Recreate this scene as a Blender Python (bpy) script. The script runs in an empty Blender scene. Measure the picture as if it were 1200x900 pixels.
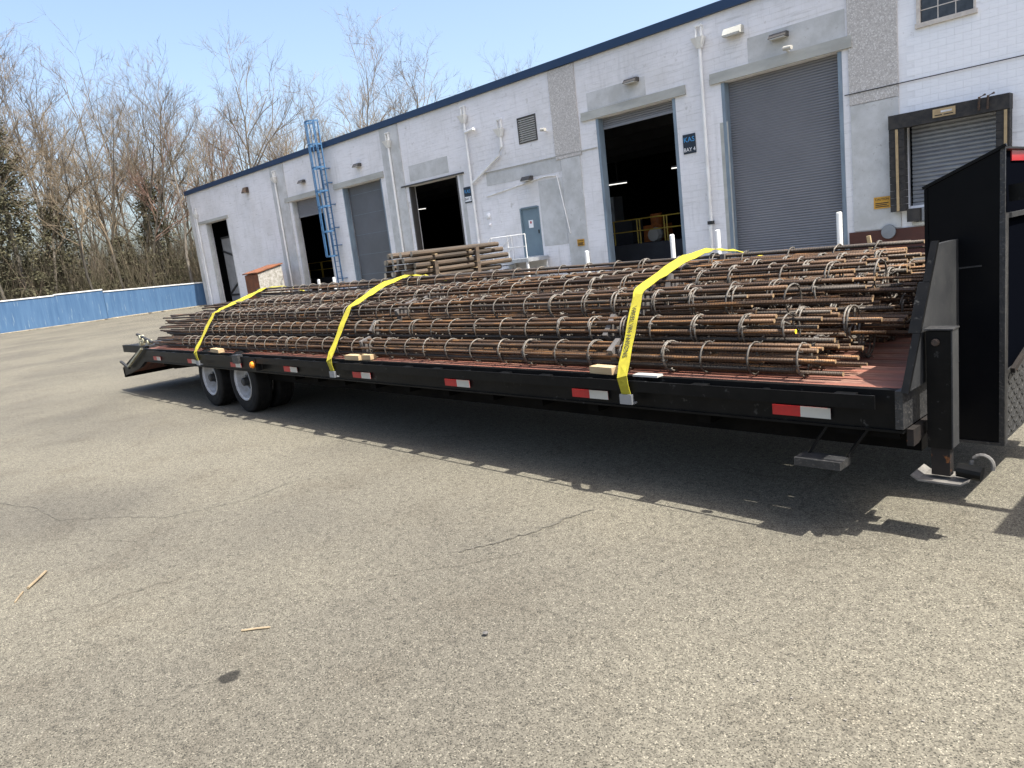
import bpy, math, random
from mathutils import Vector, Matrix
random.seed(7)
sc = bpy.context.scene
C = sc.collection
# ---------------------------------------------------------------- camera, sky, sun, exposure
cd = bpy.data.cameras.new('camera'); cam = bpy.data.objects.new('camera', cd); C.objects.link(cam); sc.camera = cam
cd.sensor_width = 36; cd.lens = 36 * 859.92 / 1200; cd.clip_start = .05; cd.clip_end = 2000
yaw, pit, rol, CH = math.radians(47.674), math.radians(10.455), math.radians(-6.868), 1.606
fw = Vector((-math.sin(yaw)*math.cos(pit), math.cos(yaw)*math.cos(pit), -math.sin(pit)))
rt = Vector((math.cos(yaw), math.sin(yaw), 0)); up = rt.cross(fw)
r2 = math.cos(rol)*rt + math.sin(rol)*up; u2 = -math.sin(rol)*rt + math.cos(rol)*up
m = Matrix((r2, u2, -fw)).transposed().to_4x4(); m.translation = (0, 0, CH); cam.matrix_world = m
SUNV = Vector((.36, .06, .68)).normalized()
elev = math.asin(SUNV.z); azim = math.atan2(SUNV.x, SUNV.y)
w = bpy.data.worlds.new('World'); sc.world = w; w.use_nodes = True
nt = w.node_tree; sky = nt.nodes.new('ShaderNodeTexSky'); sky.sky_type = 'NISHITA'; sky.sun_disc = False
sky.sun_elevation = elev; sky.sun_rotation = azim; sky.air_density = 1.0; sky.dust_density = 4.2; sky.ozone_density = 1.2
bg = nt.nodes['Background']; nt.links.new(sky.outputs[0], bg.inputs[0]); bg.inputs[1].default_value = .128
sl = bpy.data.lights.new('sun', 'SUN'); sl.energy = 4.3; sl.angle = math.radians(.5); sl.color = (1, .965, .885)
so = bpy.data.objects.new('sun', sl); C.objects.link(so); so.rotation_euler = (-SUNV).to_track_quat('-Z', 'Y').to_euler()
sc.view_settings.view_transform = 'Standard'; sc.view_settings.look = 'None'; sc.view_settings.gamma = 1; sc.view_settings.exposure = 1.33

# ---------------------------------------------------------------- helpers
class MB:
    def __init__(s): s.v = []; s.f = []; s.m = []; s.mi = 0; s.T = None
    def av(s, p):
        p = Vector(p)
        if s.T: p = s.T @ p
        s.v.append(p[:]); return len(s.v) - 1
    def face(s, ids): s.f.append(ids); s.m.append(s.mi)
    def quad(s, *ps): s.face([s.av(p) for p in ps])
    def box(s, x0, x1, y0, y1, z0, z1):
        i = [s.av(p) for p in ((x0,y0,z0),(x1,y0,z0),(x1,y1,z0),(x0,y1,z0),(x0,y0,z1),(x1,y0,z1),(x1,y1,z1),(x0,y1,z1))]
        for f in ((3,2,1,0),(4,5,6,7),(0,1,5,4),(1,2,6,5),(2,3,7,6),(3,0,4,7)): s.face([i[k] for k in f])
        return s
    def prism(s, pts, d):
        # pts: 3D polygon, d: extrusion vector
        d = Vector(d); a = [s.av(p) for p in pts]; b = [s.av(Vector(p) + d) for p in pts]; n = len(a)
        s.face(a[::-1]); s.face(b)
        for k in range(n): s.face([a[k], a[(k+1) % n], b[(k+1) % n], b[k]])
        return s
    def tube(s, pts, r, n=6, cap=True):
        pts = [Vector(p) for p in pts]; rings = []
        for k, p in enumerate(pts):
            t = (pts[min(k+1, len(pts)-1)] - pts[max(k-1, 0)])
            if t.length < 1e-9: t = Vector((0,0,1))
            t.normalize(); a = Vector((0,0,1)) if abs(t.z) < .9 else Vector((1,0,0))
            u = t.cross(a).normalized(); v = t.cross(u); rr = r[k] if isinstance(r, (list, tuple)) else r
            rings.append([s.av(p + rr*(math.cos(2*math.pi*j/n)*u + math.sin(2*math.pi*j/n)*v)) for j in range(n)])
        for a, b in zip(rings, rings[1:]):
            for j in range(n): s.face([a[j], a[(j+1) % n], b[(j+1) % n], b[j]])
        if cap: s.face(rings[0][::-1]); s.face(rings[-1])
        return s
    def bar(s, a, b, w_, h_):
        a, b = Vector(a), Vector(b); t = (b-a).normalized(); q = Vector((0,0,1)) if abs(t.z) < .95 else Vector((0,1,0))
        u = t.cross(q).normalized(); v = u.cross(t)
        P = [s.av(c + x*w_/2*u + y*h_/2*v) for c in (a, b) for x, y in ((-1,-1),(1,-1),(1,1),(-1,1))]
        for f in ((0,1,2,3),(7,6,5,4),(0,4,5,1),(1,5,6,2),(2,6,7,3),(3,7,4,0)): s.face([P[k] for k in f])
        return s
    def lathe(s, prof, c, n=40, skip=None):
        # prof (radius, y) revolved round the Y axis through c
        R_ = [[s.av((c[0]+r*math.cos(2*math.pi*j/n), c[1]+y, c[2]+r*math.sin(2*math.pi*j/n))) for j in range(n)] for r, y in prof]
        for i, (a, b) in enumerate(zip(R_, R_[1:])):
            for j in range(n):
                if skip and skip(i, j): continue
                s.face([a[j], b[j], b[(j+1) % n], a[(j+1) % n]])
        return s
    def mesh(s, name, mats):
        me = bpy.data.meshes.new(name); me.from_pydata(s.v, [], s.f)
        for m_ in (mats if isinstance(mats, (list, tuple)) else [mats]): me.materials.append(m_)
        if any(s.m): me.polygons.foreach_set('material_index', s.m)
        me.update(); return me
    def build(s, name, mats, parent=None, loc=None, smooth=False):
        me = s.mesh(name, mats)
        if smooth: me.shade_smooth() if hasattr(me, 'shade_smooth') else me.polygons.foreach_set('use_smooth', [True]*len(me.polygons))
        return link(name, me, parent, loc)
def link(name, me, parent=None, loc=None, rot=None):
    o = bpy.data.objects.new(name, me); C.objects.link(o)
    if parent: o.parent = parent
    if loc: o.location = loc
    if rot: o.rotation_euler = rot
    return o
def tag(o, label=None, cat=None, group=None, kind=None):
    if label: o['label'] = label
    if cat: o['category'] = cat
    if group: o['group'] = group
    if kind: o['kind'] = kind
    return o
def empty(name, loc, rz=0, label=None, cat=None, group=None):
    o = bpy.data.objects.new(name, None); C.objects.link(o); o.location = loc; o.rotation_euler = (0, 0, rz); o.empty_display_size = .2
    return tag(o, label, cat, group)
def dup(o, parent=None):
    c = o.copy(); C.objects.link(c)
    if parent: c.parent = parent
    for ch in list(o.children): dup(ch, c)
    return c
def textmesh(body, size, depth=.001):
    cu = bpy.data.curves.new('t', 'FONT'); cu.body = body; cu.size = size; cu.extrude = depth; cu.align_x = 'CENTER'; cu.align_y = 'CENTER'
    o = bpy.data.objects.new('t', cu); C.objects.link(o); dg = bpy.context.evaluated_depsgraph_get()
    me = bpy.data.meshes.new_from_object(o.evaluated_get(dg)); bpy.data.objects.remove(o); me.materials.clear(); return me

# ---------------------------------------------------------------- materials
TONE = dict(blue_wall_paint=.62, rebar_rust=.86, rebar_grey=.86, stirrup_steel=.55, black_paint=.7, black_panel_paint=.7, worn_black_paint=.62, chassis_black=.65, tyre_rubber=.7, yellow_webbing=.6, red_reflective=.8, white_reflective=.85, door_slat_paint=1.35, grey_door_panel=1.1, navy_trim=1.25, red_brown_deck_board=.8, rusty_sheet=.8, flaking_whitewash=.72, sawn_wood=.75, weathered_round_timber=.62, pale_cut_end=.7, ladder_blue=.85, steel_blue_door=.9, white_rim_paint=.7, gutter_concrete=.8, red_brown_base_paint=.8, dock_seal_fabric=.75, dry_stick=.75, grey_bark=.7, pale_bark=.75, grey_twig=.68, leaf_litter=.8, cut_bar_end=.7, red_budded_twig=.72, sign_navy=.7, interior_concrete=1.1, yellow_rail_paint=.9, white_cap=.85, brown_brush=.9)
def mat(name, col, rough=.7, metal=0, var=None, vscale=3, amount=.5, bump=0, bscale=40, spec=.5, detail=6, stretch=(1,1,1), rnd=0, second=None, sscale=30, sth=.6, coord='Object', contrast=.12):
    kf = TONE.get(name, 1); col = tuple(c*kf for c in col); var = tuple(c*kf for c in var) if var else var; second = tuple(c*kf for c in second) if second else second
    m_ = bpy.data.materials.new(name); m_.use_nodes = True; n = m_.node_tree; N = n.nodes; L = n.links
    b = N['Principled BSDF']; b.inputs['Roughness'].default_value = rough; b.inputs['Metallic'].default_value = metal
    b.inputs['Specular IOR Level'].default_value = spec
    tc = N.new('ShaderNodeTexCoord'); mp = N.new('ShaderNodeMapping'); mp.inputs['Scale'].default_value = stretch
    L.new(tc.outputs[coord], mp.inputs[0]); vec = mp.outputs[0]
    cur = None
    rgb = N.new('ShaderNodeRGB'); rgb.outputs[0].default_value = (*col, 1); cur = rgb.outputs[0]
    def mixin(cur, fac, c2):
        x = N.new('ShaderNodeMix'); x.data_type = 'RGBA'; L.new(fac, x.inputs[0]); L.new(cur, x.inputs[6])
        if isinstance(c2, tuple): x.inputs[7].default_value = (*c2, 1)
        else: L.new(c2, x.inputs[7])
        return x.outputs[2]
    def noise(scale, lo, hi, det=detail, outmax=1):
        t = N.new('ShaderNodeTexNoise'); t.inputs['Scale'].default_value = scale; t.inputs['Detail'].default_value = det; t.inputs['Roughness'].default_value = .65
        L.new(vec, t.inputs['Vector']); r = N.new('ShaderNodeMapRange'); r.inputs[1].default_value = lo; r.inputs[2].default_value = hi; r.inputs[4].default_value = outmax
        L.new(t.outputs[0], r.inputs[0]); return r.outputs[0]
    if var: cur = mixin(cur, noise(vscale, .5-contrast, .5+contrast, outmax=amount*2 if amount < .5 else 1), var)
    if second: cur = mixin(cur, noise(sscale, sth, sth+.06), second)
    if rnd:
        oi = N.new('ShaderNodeObjectInfo'); h = N.new('ShaderNodeHueSaturation'); r = N.new('ShaderNodeMapRange')
        r.inputs[3].default_value = 1-rnd; r.inputs[4].default_value = 1+rnd; L.new(oi.outputs['Random'], r.inputs[0]); L.new(r.outputs[0], h.inputs['Value']); L.new(cur, h.inputs['Color']); cur = h.outputs[0]
    L.new(cur, b.inputs['Base Color'])
    if bump:
        t = N.new('ShaderNodeTexNoise'); t.inputs['Scale'].default_value = bscale; t.inputs['Detail'].default_value = 5; L.new(vec, t.inputs['Vector'])
        bp = N.new('ShaderNodeBump'); bp.inputs['Strength'].default_value = bump; bp.inputs['Distance'].default_value = .01; L.new(t.outputs[0], bp.inputs['Height']); L.new(bp.outputs[0], b.inputs['Normal'])
    m_['_c'] = 1; return m_
def nodes(m_): return m_.node_tree.nodes, m_.node_tree.links, m_.node_tree.nodes['Principled BSDF']

def asphalt():
    m_ = mat('asphalt', (.2,.2,.2), .9, spec=.3); N, L, b = nodes(m_)
    g = N.new('ShaderNodeNewGeometry'); P = g.outputs['Position']
    def tex(kind, sc_, **k):
        t = N.new(kind); t.inputs['Scale'].default_value = sc_
        for a, v in k.items(): t.inputs[a].default_value = v
        L.new(P, t.inputs['Vector']); return t
    v = tex('ShaderNodeTexVoronoi', 215); sep = N.new('ShaderNodeSeparateColor'); L.new(v.outputs['Color'], sep.inputs[0])
    ramp = N.new('ShaderNodeValToRGB'); e = ramp.color_ramp.elements
    e[0].position = 0; e[0].color = (.026,.024,.018,1); e[1].position = 1; e[1].color = (.30,.275,.212,1)
    for p, c in ((.14,(.066,.06,.046)), (.36,(.118,.108,.083)), (.8,(.150,.137,.106)), (.94,(.185,.169,.130))):
        x = e.new(p); x.color = (*c, 1)
    L.new(sep.outputs[0], ramp.inputs[0]); cur = ramp.outputs[0]
    def mul(cur, fac, c):
        x = N.new('ShaderNodeMix'); x.data_type = 'RGBA'; x.blend_type = 'MULTIPLY'; L.new(fac, x.inputs[0]); L.new(cur, x.inputs[6]); x.inputs[7].default_value = (*c, 1); return x.outputs[2]
    def rng(o, lo, hi, mx=1):
        r = N.new('ShaderNodeMapRange'); r.inputs[1].default_value = lo; r.inputs[2].default_value = hi; r.inputs[4].default_value = mx; L.new(o, r.inputs[0]); return r.outputs[0]
    cur = mul(cur, rng(tex('ShaderNodeTexNoise', .35, Detail=5).outputs[0], .42, .62), (.77,.77,.79))
    cur = mul(cur, rng(tex('ShaderNodeTexNoise', 1.7, Detail=7, Roughness=.7).outputs[0], .5, .7), (.84,.82,.80))
    cur = mul(cur, rng(tex('ShaderNodeTexNoise', 22, Detail=4).outputs[0], .5, .68), (.72,.72,.72))
    # fine cracks: thin bands of warped voronoi edges, broken up
    wn = tex('ShaderNodeTexNoise', 1.1, Detail=6); add = N.new('ShaderNodeMix'); add.data_type = 'VECTOR'; add.inputs[0].default_value = .32; L.new(P, add.inputs[4]); L.new(wn.outputs['Color'], add.inputs[5])
    ve = N.new('ShaderNodeTexVoronoi'); ve.feature = 'DISTANCE_TO_EDGE'; ve.inputs['Scale'].default_value = .55; L.new(add.outputs[1], ve.inputs['Vector'])
    ck = rng(ve.outputs['Distance'], .0045, .001); br = rng(tex('ShaderNodeTexNoise', .8, Detail=2).outputs[0], .5, .6)
    mm = N.new('ShaderNodeMath'); mm.operation = 'MULTIPLY'; L.new(ck, mm.inputs[0]); L.new(br, mm.inputs[1])
    cur = mul(cur, mm.outputs[0], (.74,.73,.72))
    # oil drips
    for (x, y, r) in ((-2.96,.92,.045), (-6.5,1.2,.5), (-9,-1.0,.9), (-11.5,2.3,.7)):
        d = N.new('ShaderNodeVectorMath'); d.operation = 'DISTANCE'; wx = N.new('ShaderNodeMix'); wx.data_type = 'VECTOR'; wx.inputs[0].default_value = .04 if r < .1 else .3
        nn = tex('ShaderNodeTexNoise', 14 if r < .1 else 1.5, Detail=4); off = N.new('ShaderNodeVectorMath'); off.operation = 'MULTIPLY_ADD'
        off.inputs[1].default_value = (.06,.06,0) if r < .1 else (r,r,0); L.new(nn.outputs['Color'], off.inputs[0]); L.new(P, off.inputs[2]); L.new(off.outputs[0], d.inputs[0])
        d.inputs[1].default_value = (x+(.03 if r < .1 else r/2), y+(.03 if r < .1 else r/2), 0)
        cur = mul(cur, rng(d.outputs['Value'], r*1.15 if r < .1 else r*1.6, r*.75 if r < .1 else r*.4), (.22,.22,.22) if r < .1 else (.86,.86,.87))
    L.new(cur, b.inputs['Base Color'])
    bp = N.new('ShaderNodeBump'); bp.inputs['Strength'].default_value = .35; bp.inputs['Distance'].default_value = .003
    L.new(sep.outputs[1], bp.inputs['Height']); L.new(bp.outputs[0], b.inputs['Normal'])
    return m_
def wallmat(name, col, stain, ambr=1):
    m_ = mat(name, col, .8, spec=.25); N, L, b = nodes(m_)
    tc = N.new('ShaderNodeTexCoord'); sx = N.new('ShaderNodeSeparateXYZ'); L.new(tc.outputs['Object'], sx.inputs[0])
    cb = N.new('ShaderNodeCombineXYZ'); L.new(sx.outputs[0], cb.inputs[0]); L.new(sx.outputs[2], cb.inputs[1])
    bk = N.new('ShaderNodeTexBrick'); bk.inputs['Scale'].default_value = 1; bk.inputs['Brick Width'].default_value = .4; bk.inputs['Row Height'].default_value = .2
    bk.inputs['Mortar Size'].default_value = .006; bk.inputs['Mortar Smooth'].default_value = .4; bk.inputs['Color1'].default_value = (1,1,1,1); bk.inputs['Color2'].default_value = (.985,.985,.985,1); bk.inputs['Mortar'].default_value = (.93,.93,.93,1)
    L.new(cb.outputs[0], bk.inputs['Vector'])
    def nz(scale, lo, hi, st=(1,1,1), det=6):
        mp = N.new('ShaderNodeMapping'); mp.inputs['Scale'].default_value = st; L.new(cb.outputs[0], mp.inputs[0])
        t = N.new('ShaderNodeTexNoise'); t.inputs['Scale'].default_value = scale; t.inputs['Detail'].default_value = det; t.inputs['Roughness'].default_value = .7; L.new(mp.outputs[0], t.inputs['Vector'])
        r = N.new('ShaderNodeMapRange'); r.inputs[1].default_value = lo; r.inputs[2].default_value = hi; L.new(t.outputs[0], r.inputs[0]); return r.outputs[0]
    def mix(cur, fac, c2, mode='MIX'):
        x = N.new('ShaderNodeMix'); x.data_type = 'RGBA'; x.blend_type = mode
        if isinstance(fac, float): x.inputs[0].default_value = fac
        else: L.new(fac, x.inputs[0])
        L.new(cur, x.inputs[6])
        if isinstance(c2, tuple): x.inputs[7].default_value = (*c2, 1)
        else: L.new(c2, x.inputs[7])
        return x.outputs[2]
    rgb = N.new('ShaderNodeRGB'); rgb.outputs[0].default_value = (*col, 1)
    cur = mix(rgb.outputs[0], nz(.35, .42, .68), stain); cur = mix(cur, nz(1.2, .55, .9, (3,.3,1)), tuple(c*.74 for c in stain)); cur = mix(cur, nz(2.5, .54, .74, (.35,5,1)), tuple(c*.84 for c in stain))
    cur = mix(cur, nz(9, .60, .72), (.42,.41,.38)) if ambr > 1 else cur
    cur = mix(cur, nz(2.2, .60, .72, det=10), (.47,.45,.42))
    cur = mix(cur, .8, bk.outputs['Color'], 'MULTIPLY'); L.new(cur, b.inputs['Base Color'])
    bp = N.new('ShaderNodeBump'); bp.inputs['Strength'].default_value = .35; bp.inputs['Distance'].default_value = .004; L.new(bk.outputs['Color'], bp.inputs['Height']); L.new(bp.outputs[0], b.inputs['Normal'])
    return m_
M = {}
M['asphalt'] = asphalt()
M['litter'] = mat('leaf_litter', (.10,.075,.045), .95, var=(.19,.15,.10), vscale=2, bump=.8, bscale=8)
M['wall'] = wallmat('painted_block', (.80,.785,.79), (.66,.645,.63))
M['wall_right'] = wallmat('painted_block_bright', (.88,.885,.90), (.76,.76,.77))
M['aggregate'] = mat('worn_aggregate', (.52,.49,.455), .95, var=(.37,.345,.32), vscale=15, second=(.68,.655,.62), sscale=30, sth=.52, bump=1, bscale=24)
M['aggregate_light'] = mat('patched_render', (.58,.58,.57), .9, var=(.45,.45,.43), vscale=1.2, second=(.40,.39,.37), sscale=9, sth=.62, bump=.3, bscale=30)
M['lintel'] = mat('lintel_concrete', (.46,.46,.42), .85, var=(.36,.355,.32), vscale=2, stretch=(.3,1,1))
M['navy'] = mat('navy_trim', (.014,.034,.075), .5, spec=.3, var=(.018,.04,.085), vscale=1)
M['jamb'] = mat('jamb_steel', (.22,.28,.33), .55, var=(.16,.2,.24), vscale=3, stretch=(1,1,.3))
M['curtain'] = mat('door_slat_paint', (.165,.168,.18), .5, metal=.1, var=(.15,.153,.165), vscale=.6)
M['curtain_flat'] = mat('grey_door_panel', (.105,.11,.12), .6, var=(.09,.095,.10), vscale=.8)
M['galv'] = mat('galvanised_slat', (.27,.285,.30), .45, metal=.5, var=(.24,.25,.27), vscale=3)
M['white_pipe'] = mat('white_pipe_paint', (.80,.80,.78), .3, var=(.68,.67,.64), vscale=4, stretch=(1,1,.3))
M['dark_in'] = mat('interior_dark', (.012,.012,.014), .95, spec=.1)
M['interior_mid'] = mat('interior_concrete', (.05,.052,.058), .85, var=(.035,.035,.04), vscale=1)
M['yellow_rail'] = mat('yellow_rail_paint', (.62,.45,.06), .5, var=(.45,.3,.05), vscale=5)
M['blue'] = mat('blue_wall_paint', (.045,.125,.26), .8, var=(.075,.17,.32), vscale=1.4, stretch=(1,3,.25), second=(.17,.26,.37), sscale=3.0, sth=.60, bump=.2, bscale=6)
M['cap_white'] = mat('white_cap', (.72,.72,.72), .7, var=(.55,.55,.53), vscale=3)
M['gutter'] = mat('gutter_concrete', (.42,.36,.26), .9, var=(.34,.30,.22), vscale=1.3, second=(.6,.55,.45), sscale=5)
M['ladder'] = mat('ladder_blue', (.045,.13,.27), .5, var=(.06,.16,.30), vscale=3)
M['black'] = mat('black_paint', (.0045,.005,.0055), .42, var=(.009,.009,.009), vscale=6, second=(.05,.05,.048), sscale=20, sth=.63, bump=.08, bscale=30, spec=.12)
M['black_clean'] = mat('black_panel_paint', (.004,.0045,.006), .3, var=(.006,.0065,.008), vscale=2.2, second=(.012,.012,.014), sscale=5, sth=.70, bump=.06, bscale=3, spec=.08)
M['black_worn'] = mat('worn_black_paint', (.03,.031,.033), .5, metal=.2, var=(.055,.055,.057), vscale=18, second=(.11,.105,.098), sscale=75, sth=.56, bump=.3, bscale=90)
M['under'] = mat('chassis_black', (.006,.006,.006), .8, var=(.012,.011,.01), vscale=5, spec=.04)
M['tyre'] = mat('tyre_rubber', (.010,.010,.0105), .85, spec=.2, var=(.02,.019,.018), vscale=7, bump=.1, bscale=60)
M['rim'] = mat('white_rim_paint', (.60,.61,.64), .5, var=(.36,.35,.33), vscale=6, second=(.25,.21,.16), sscale=14, sth=.62)
M['dark'] = mat('dark_steel', (.02,.02,.02), .6)
M['red_tape'] = mat('red_reflective', (.50,.012,.015), .35, var=(.42,.012,.015), vscale=12)
M['white_tape'] = mat('white_reflective', (.50,.50,.46), .35, var=(.48,.48,.45), vscale=14)
M['amber'] = mat('amber_lens', (.75,.22,.01), .25)
M['yellow_strap'] = mat('yellow_webbing', (.52,.46,.015), .85, second=(.33,.28,.03), sscale=14, sth=.60, var=(.38,.33,.015), vscale=5, stretch=(1,1,1), bump=.25, bscale=260)
M['print'] = mat('black_print', (.015,.015,.015), .7)
M['pine'] = mat('sawn_wood', (.56,.42,.24), .8, var=(.45,.32,.17), vscale=8, stretch=(.3,3,3))
M['rust_sheet'] = mat('rusty_sheet', (.26,.085,.032), .85, var=(.14,.055,.026), vscale=2.2, second=(.33,.14,.05), sscale=9, bump=.3)
M['mottled'] = mat('flaking_whitewash', (.52,.50,.46), .9, var=(.30,.28,.24), vscale=5, second=(.2,.17,.13), sscale=9, sth=.6)
M['brown_base'] = mat('red_brown_base_paint', (.115,.038,.024), .75, var=(.085,.03,.02), vscale=2)
M['cushion'] = mat('dock_seal_fabric', (.022,.022,.023), .8, var=(.05,.045,.04), vscale=6, bump=.4, bscale=12)
M['tan'] = mat('tan_strip', (.42,.31,.17), .8, var=(.33,.24,.13), vscale=5)
M['glass'] = mat('dark_window_glass', (.02,.022,.026), .08, var=(.06,.065,.07), vscale=1.6)
M['frame'] = mat('window_frame_paint', (.62,.57,.50), .7, var=(.5,.45,.4), vscale=6)
M['door_blue'] = mat('steel_blue_door', (.17,.24,.28), .5, var=(.15,.21,.25), vscale=2)
M['sign_navy'] = mat('sign_navy', (.010,.022,.04), .4)
M['sign_cyan'] = mat('sign_cyan', (.06,.30,.60), .4)
M['sign_white'] = mat('sign_white', (.8,.8,.8), .4)
M['sign_orange'] = mat('sign_orange', (.62,.33,.03), .5, var=(.5,.25,.03), vscale=20)
M['fixture'] = mat('fixture_bronze', (.06,.055,.05), .5)
M['lens'] = mat('fixture_lens', (.45,.43,.38), .3)
M['alu'] = mat('platform_aluminium', (.55,.56,.57), .4, metal=.6, var=(.4,.41,.42), vscale=4)
M['red_light'] = mat('red_reflector', (.35,.012,.015), .3)
M['rust_patch'] = mat('rusty_steel', (.07,.04,.025), .8, var=(.03,.025,.02), vscale=16, second=(.22,.09,.035), sscale=22, sth=.6)
M['neck_panel'] = mat('navy_black_panel', (.0022,.0027,.0045), .6, spec=0)
M['rust_dark'] = mat('rust_spotted_black', (.012,.011,.011), .7, var=(.02,.016,.014), vscale=8, second=(.20,.075,.025), sscale=14, sth=.64, spec=.2)
M['mottled_steel'] = mat('scuffed_steel', (.16,.15,.135), .6, var=(.09,.085,.08), vscale=14)
M['gate_grey'] = mat('gate_leaf_grey', (.26,.255,.25), .8, var=(.2,.195,.19), vscale=2)
M['plate'] = mat('dusty_black_plate', (.020,.021,.023), .55, var=(.032,.033,.034), vscale=5, second=(.05,.05,.05), sscale=60, sth=.60, spec=.3)
M['grit'] = mat('grit', (.17,.155,.13), .9)
M['cream_web'] = mat('cream_webbing', (.45,.43,.30), .85, var=(.25,.23,.16), vscale=9)
M['stone'] = mat('dark_stone', (.09,.085,.08), .9)
M['stick'] = mat('dry_stick', (.34,.27,.17), .85, var=(.24,.18,.11), vscale=20)
M['machine_orange'] = mat('orange_machine', (.55,.16,.03), .6, var=(.3,.09,.02), vscale=5)
M['bag'] = mat('pale_sack', (.45,.43,.38), .9)

# lamp tubes inside the building (they are lit in the photograph)
te = bpy.data.materials.new('lit_tube'); te.use_nodes = True; bb = te.node_tree.nodes['Principled BSDF']; bb.inputs['Emission Color'].default_value = (1,.98,.92,1); bb.inputs['Emission Strength'].default_value = .6
M['tube'] = te
def rebar_mat(name, c1, c2, c3, ribs=True):
    m_ = mat(name, c1, .62, metal=.35, var=c2, vscale=5, stretch=(.35,6,6), second=c3, sscale=9, sth=.56, rnd=.28); N, L, b = nodes(m_)
    if ribs:
        tc = N.new('ShaderNodeTexCoord'); wv = N.new('ShaderNodeTexWave'); wv.wave_type = 'BANDS'; wv.bands_direction = 'X'; wv.inputs['Scale'].default_value = 17; wv.inputs['Distortion'].default_value = 0
        L.new(tc.outputs['Object'], wv.inputs['Vector']); r = N.new('ShaderNodeMapRange'); r.inputs[1].default_value = .45; r.inputs[2].default_value = .75; L.new(wv.outputs[0], r.inputs[0])
        bp = N.new('ShaderNodeBump'); bp.inputs['Strength'].default_value = 1; bp.inputs['Distance'].default_value = .006; L.new(r.outputs[0], bp.inputs['Height']); L.new(bp.outputs[0], b.inputs['Normal'])
    return m_
M['rebar'] = rebar_mat('rebar_rust', (.125,.069,.035), (.058,.04,.028), (.27,.13,.045))
M['rebar_grey'] = rebar_mat('rebar_grey', (.085,.07,.056), (.05,.04,.031), (.16,.09,.045))
M['stirrup'] = rebar_mat('stirrup_steel', (.26,.24,.21), (.16,.135,.105), (.17,.11,.07), False)
M['cut_end'] = mat('cut_bar_end', (.36,.24,.13), .7)
M['yellow_end'] = mat('yellow_painted_end', (.8,.68,.03), .6)
M['spacer'] = mat('grey_spacer', (.11,.10,.095), .8, var=(.07,.065,.06), vscale=10)
M['deck'] = mat('red_brown_deck_board', (.27,.095,.060), .75, var=(.15,.07,.05), vscale=3, stretch=(.4,5,1), second=(.36,.20,.14), sscale=6, sth=.58, rnd=.25, bump=.3, bscale=25)
M['post_wood'] = mat('weathered_round_timber', (.125,.085,.055), .85, var=(.06,.048,.036), vscale=2.5, stretch=(.4,4,4), rnd=.35, bump=.3, bscale=12)
M['post_end'] = mat('pale_cut_end', (.42,.37,.29), .85, rnd=.6)
M['bark'] = mat('grey_bark', (.17,.15,.12), .9, var=(.09,.078,.062), vscale=1.2, stretch=(3,3,.6), rnd=.3)
M['bark_pale'] = mat('pale_bark', (.34,.30,.25), .9, var=(.22,.19,.15), vscale=1.5, stretch=(3,3,.6), rnd=.2)
M['twig'] = mat('grey_twig', (.25,.195,.13), .9, var=(.14,.11,.075), vscale=1, rnd=.4)
M['twig_red'] = mat('red_budded_twig', (.24,.14,.105), .9, var=(.17,.12,.09), vscale=1, rnd=.15)
M['evergreen'] = mat('olive_evergreen', (.05,.05,.025), .9, var=(.105,.095,.05), vscale=1.6, rnd=.15)
M['brush'] = mat('brown_brush', (.13,.10,.07), .9, var=(.08,.075,.04), vscale=.6)

# ---------------------------------------------------------------- ground
g = MB(); g.quad((-61,-300,0),(300,-300,0),(300,300,0),(-61,300,0)); tag(g.build('asphalt_yard', M['asphalt']), 'grey sun-bleached asphalt yard with fine cracks and small stains', kind='structure')
g = MB(); g.quad((-900,-600,-.01),(-61,-600,-.01),(-61,600,-.01),(-900,600,-.01)); tag(g.build('forest_floor', M['litter']), 'brown leaf litter under the bare trees', kind='structure')

# ---------------------------------------------------------------- blue boundary wall
bw = empty('blue_wall', (-58.5, 15, 0), label='long low blue painted wall with white cap running to the warehouse corner', cat='wall')
def wseg(y0, y1, za, zb, x0=-.0):
    b = MB(); b.box(x0, x0+.25, y0-15, y1-15, .0, 0.01); b.v = []; b.f = []; b.m = []
    b.prism([(x0,y0-15,0),(x0,y1-15,0),(x0,y1-15,zb),(x0,y0-15,za)], (-.25,0,0)); b.build('wall_panel', M['blue'], bw)
    c = MB(); c.prism([(x0+.04,y0-15,za+.002),(x0+.04,y1-15,zb+.002),(x0+.04,y1-15,zb+.085),(x0+.04,y0-15,za+.085)], (-.33,0,0)); c.build('cap', M['cap_white'], bw)
wseg(-60, 8.0, 2.1, 2.1); wseg(8.0, 12.0, 2.08, 2.05); wseg(12.0, 15.05, 2.1, 2.08); wseg(15.06, 23.4, 1.93, 1.72, .03)
gs = MB(); gs.prism([(-58.45,-60,.0),(-57.7,-60,.0),(-57.7,15.2,.0),(-58.45,15.2,.0)], (0,0,.045)); gs.prism([(-58.45,15.22,.0),(-57.95,15.22,.0),(-58.0,22.0,.0),(-58.45,22.0,.0)], (0,0,.07))
tag(gs.build('gutter_strip', M['gutter']), 'pale tan concrete strip along the foot of the blue wall', kind='structure')
for k, (x, y, s) in enumerate(((-57.4,17.6,.13), (-57.3,14.6,.09), (-56.9,18.3,.1))):
    d = MB(); d.lathe([(.001,-s*.4),(s,-s*.2),(s*1.1,s*.2),(.001,s*.5)], (0,0,0), 7); o = d.build('dead_leaf_clump', M['stone'], loc=(x,y,.06)); o.rotation_euler = (1.5,0,k)
    tag(o, ('small dark clump of debris by the foot of the blue wall, rightmost', 'small dark clump of debris left of its neighbour at the blue wall', 'tiny dark clump nearest the warehouse corner on the yard')[k], 'debris')

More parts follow.
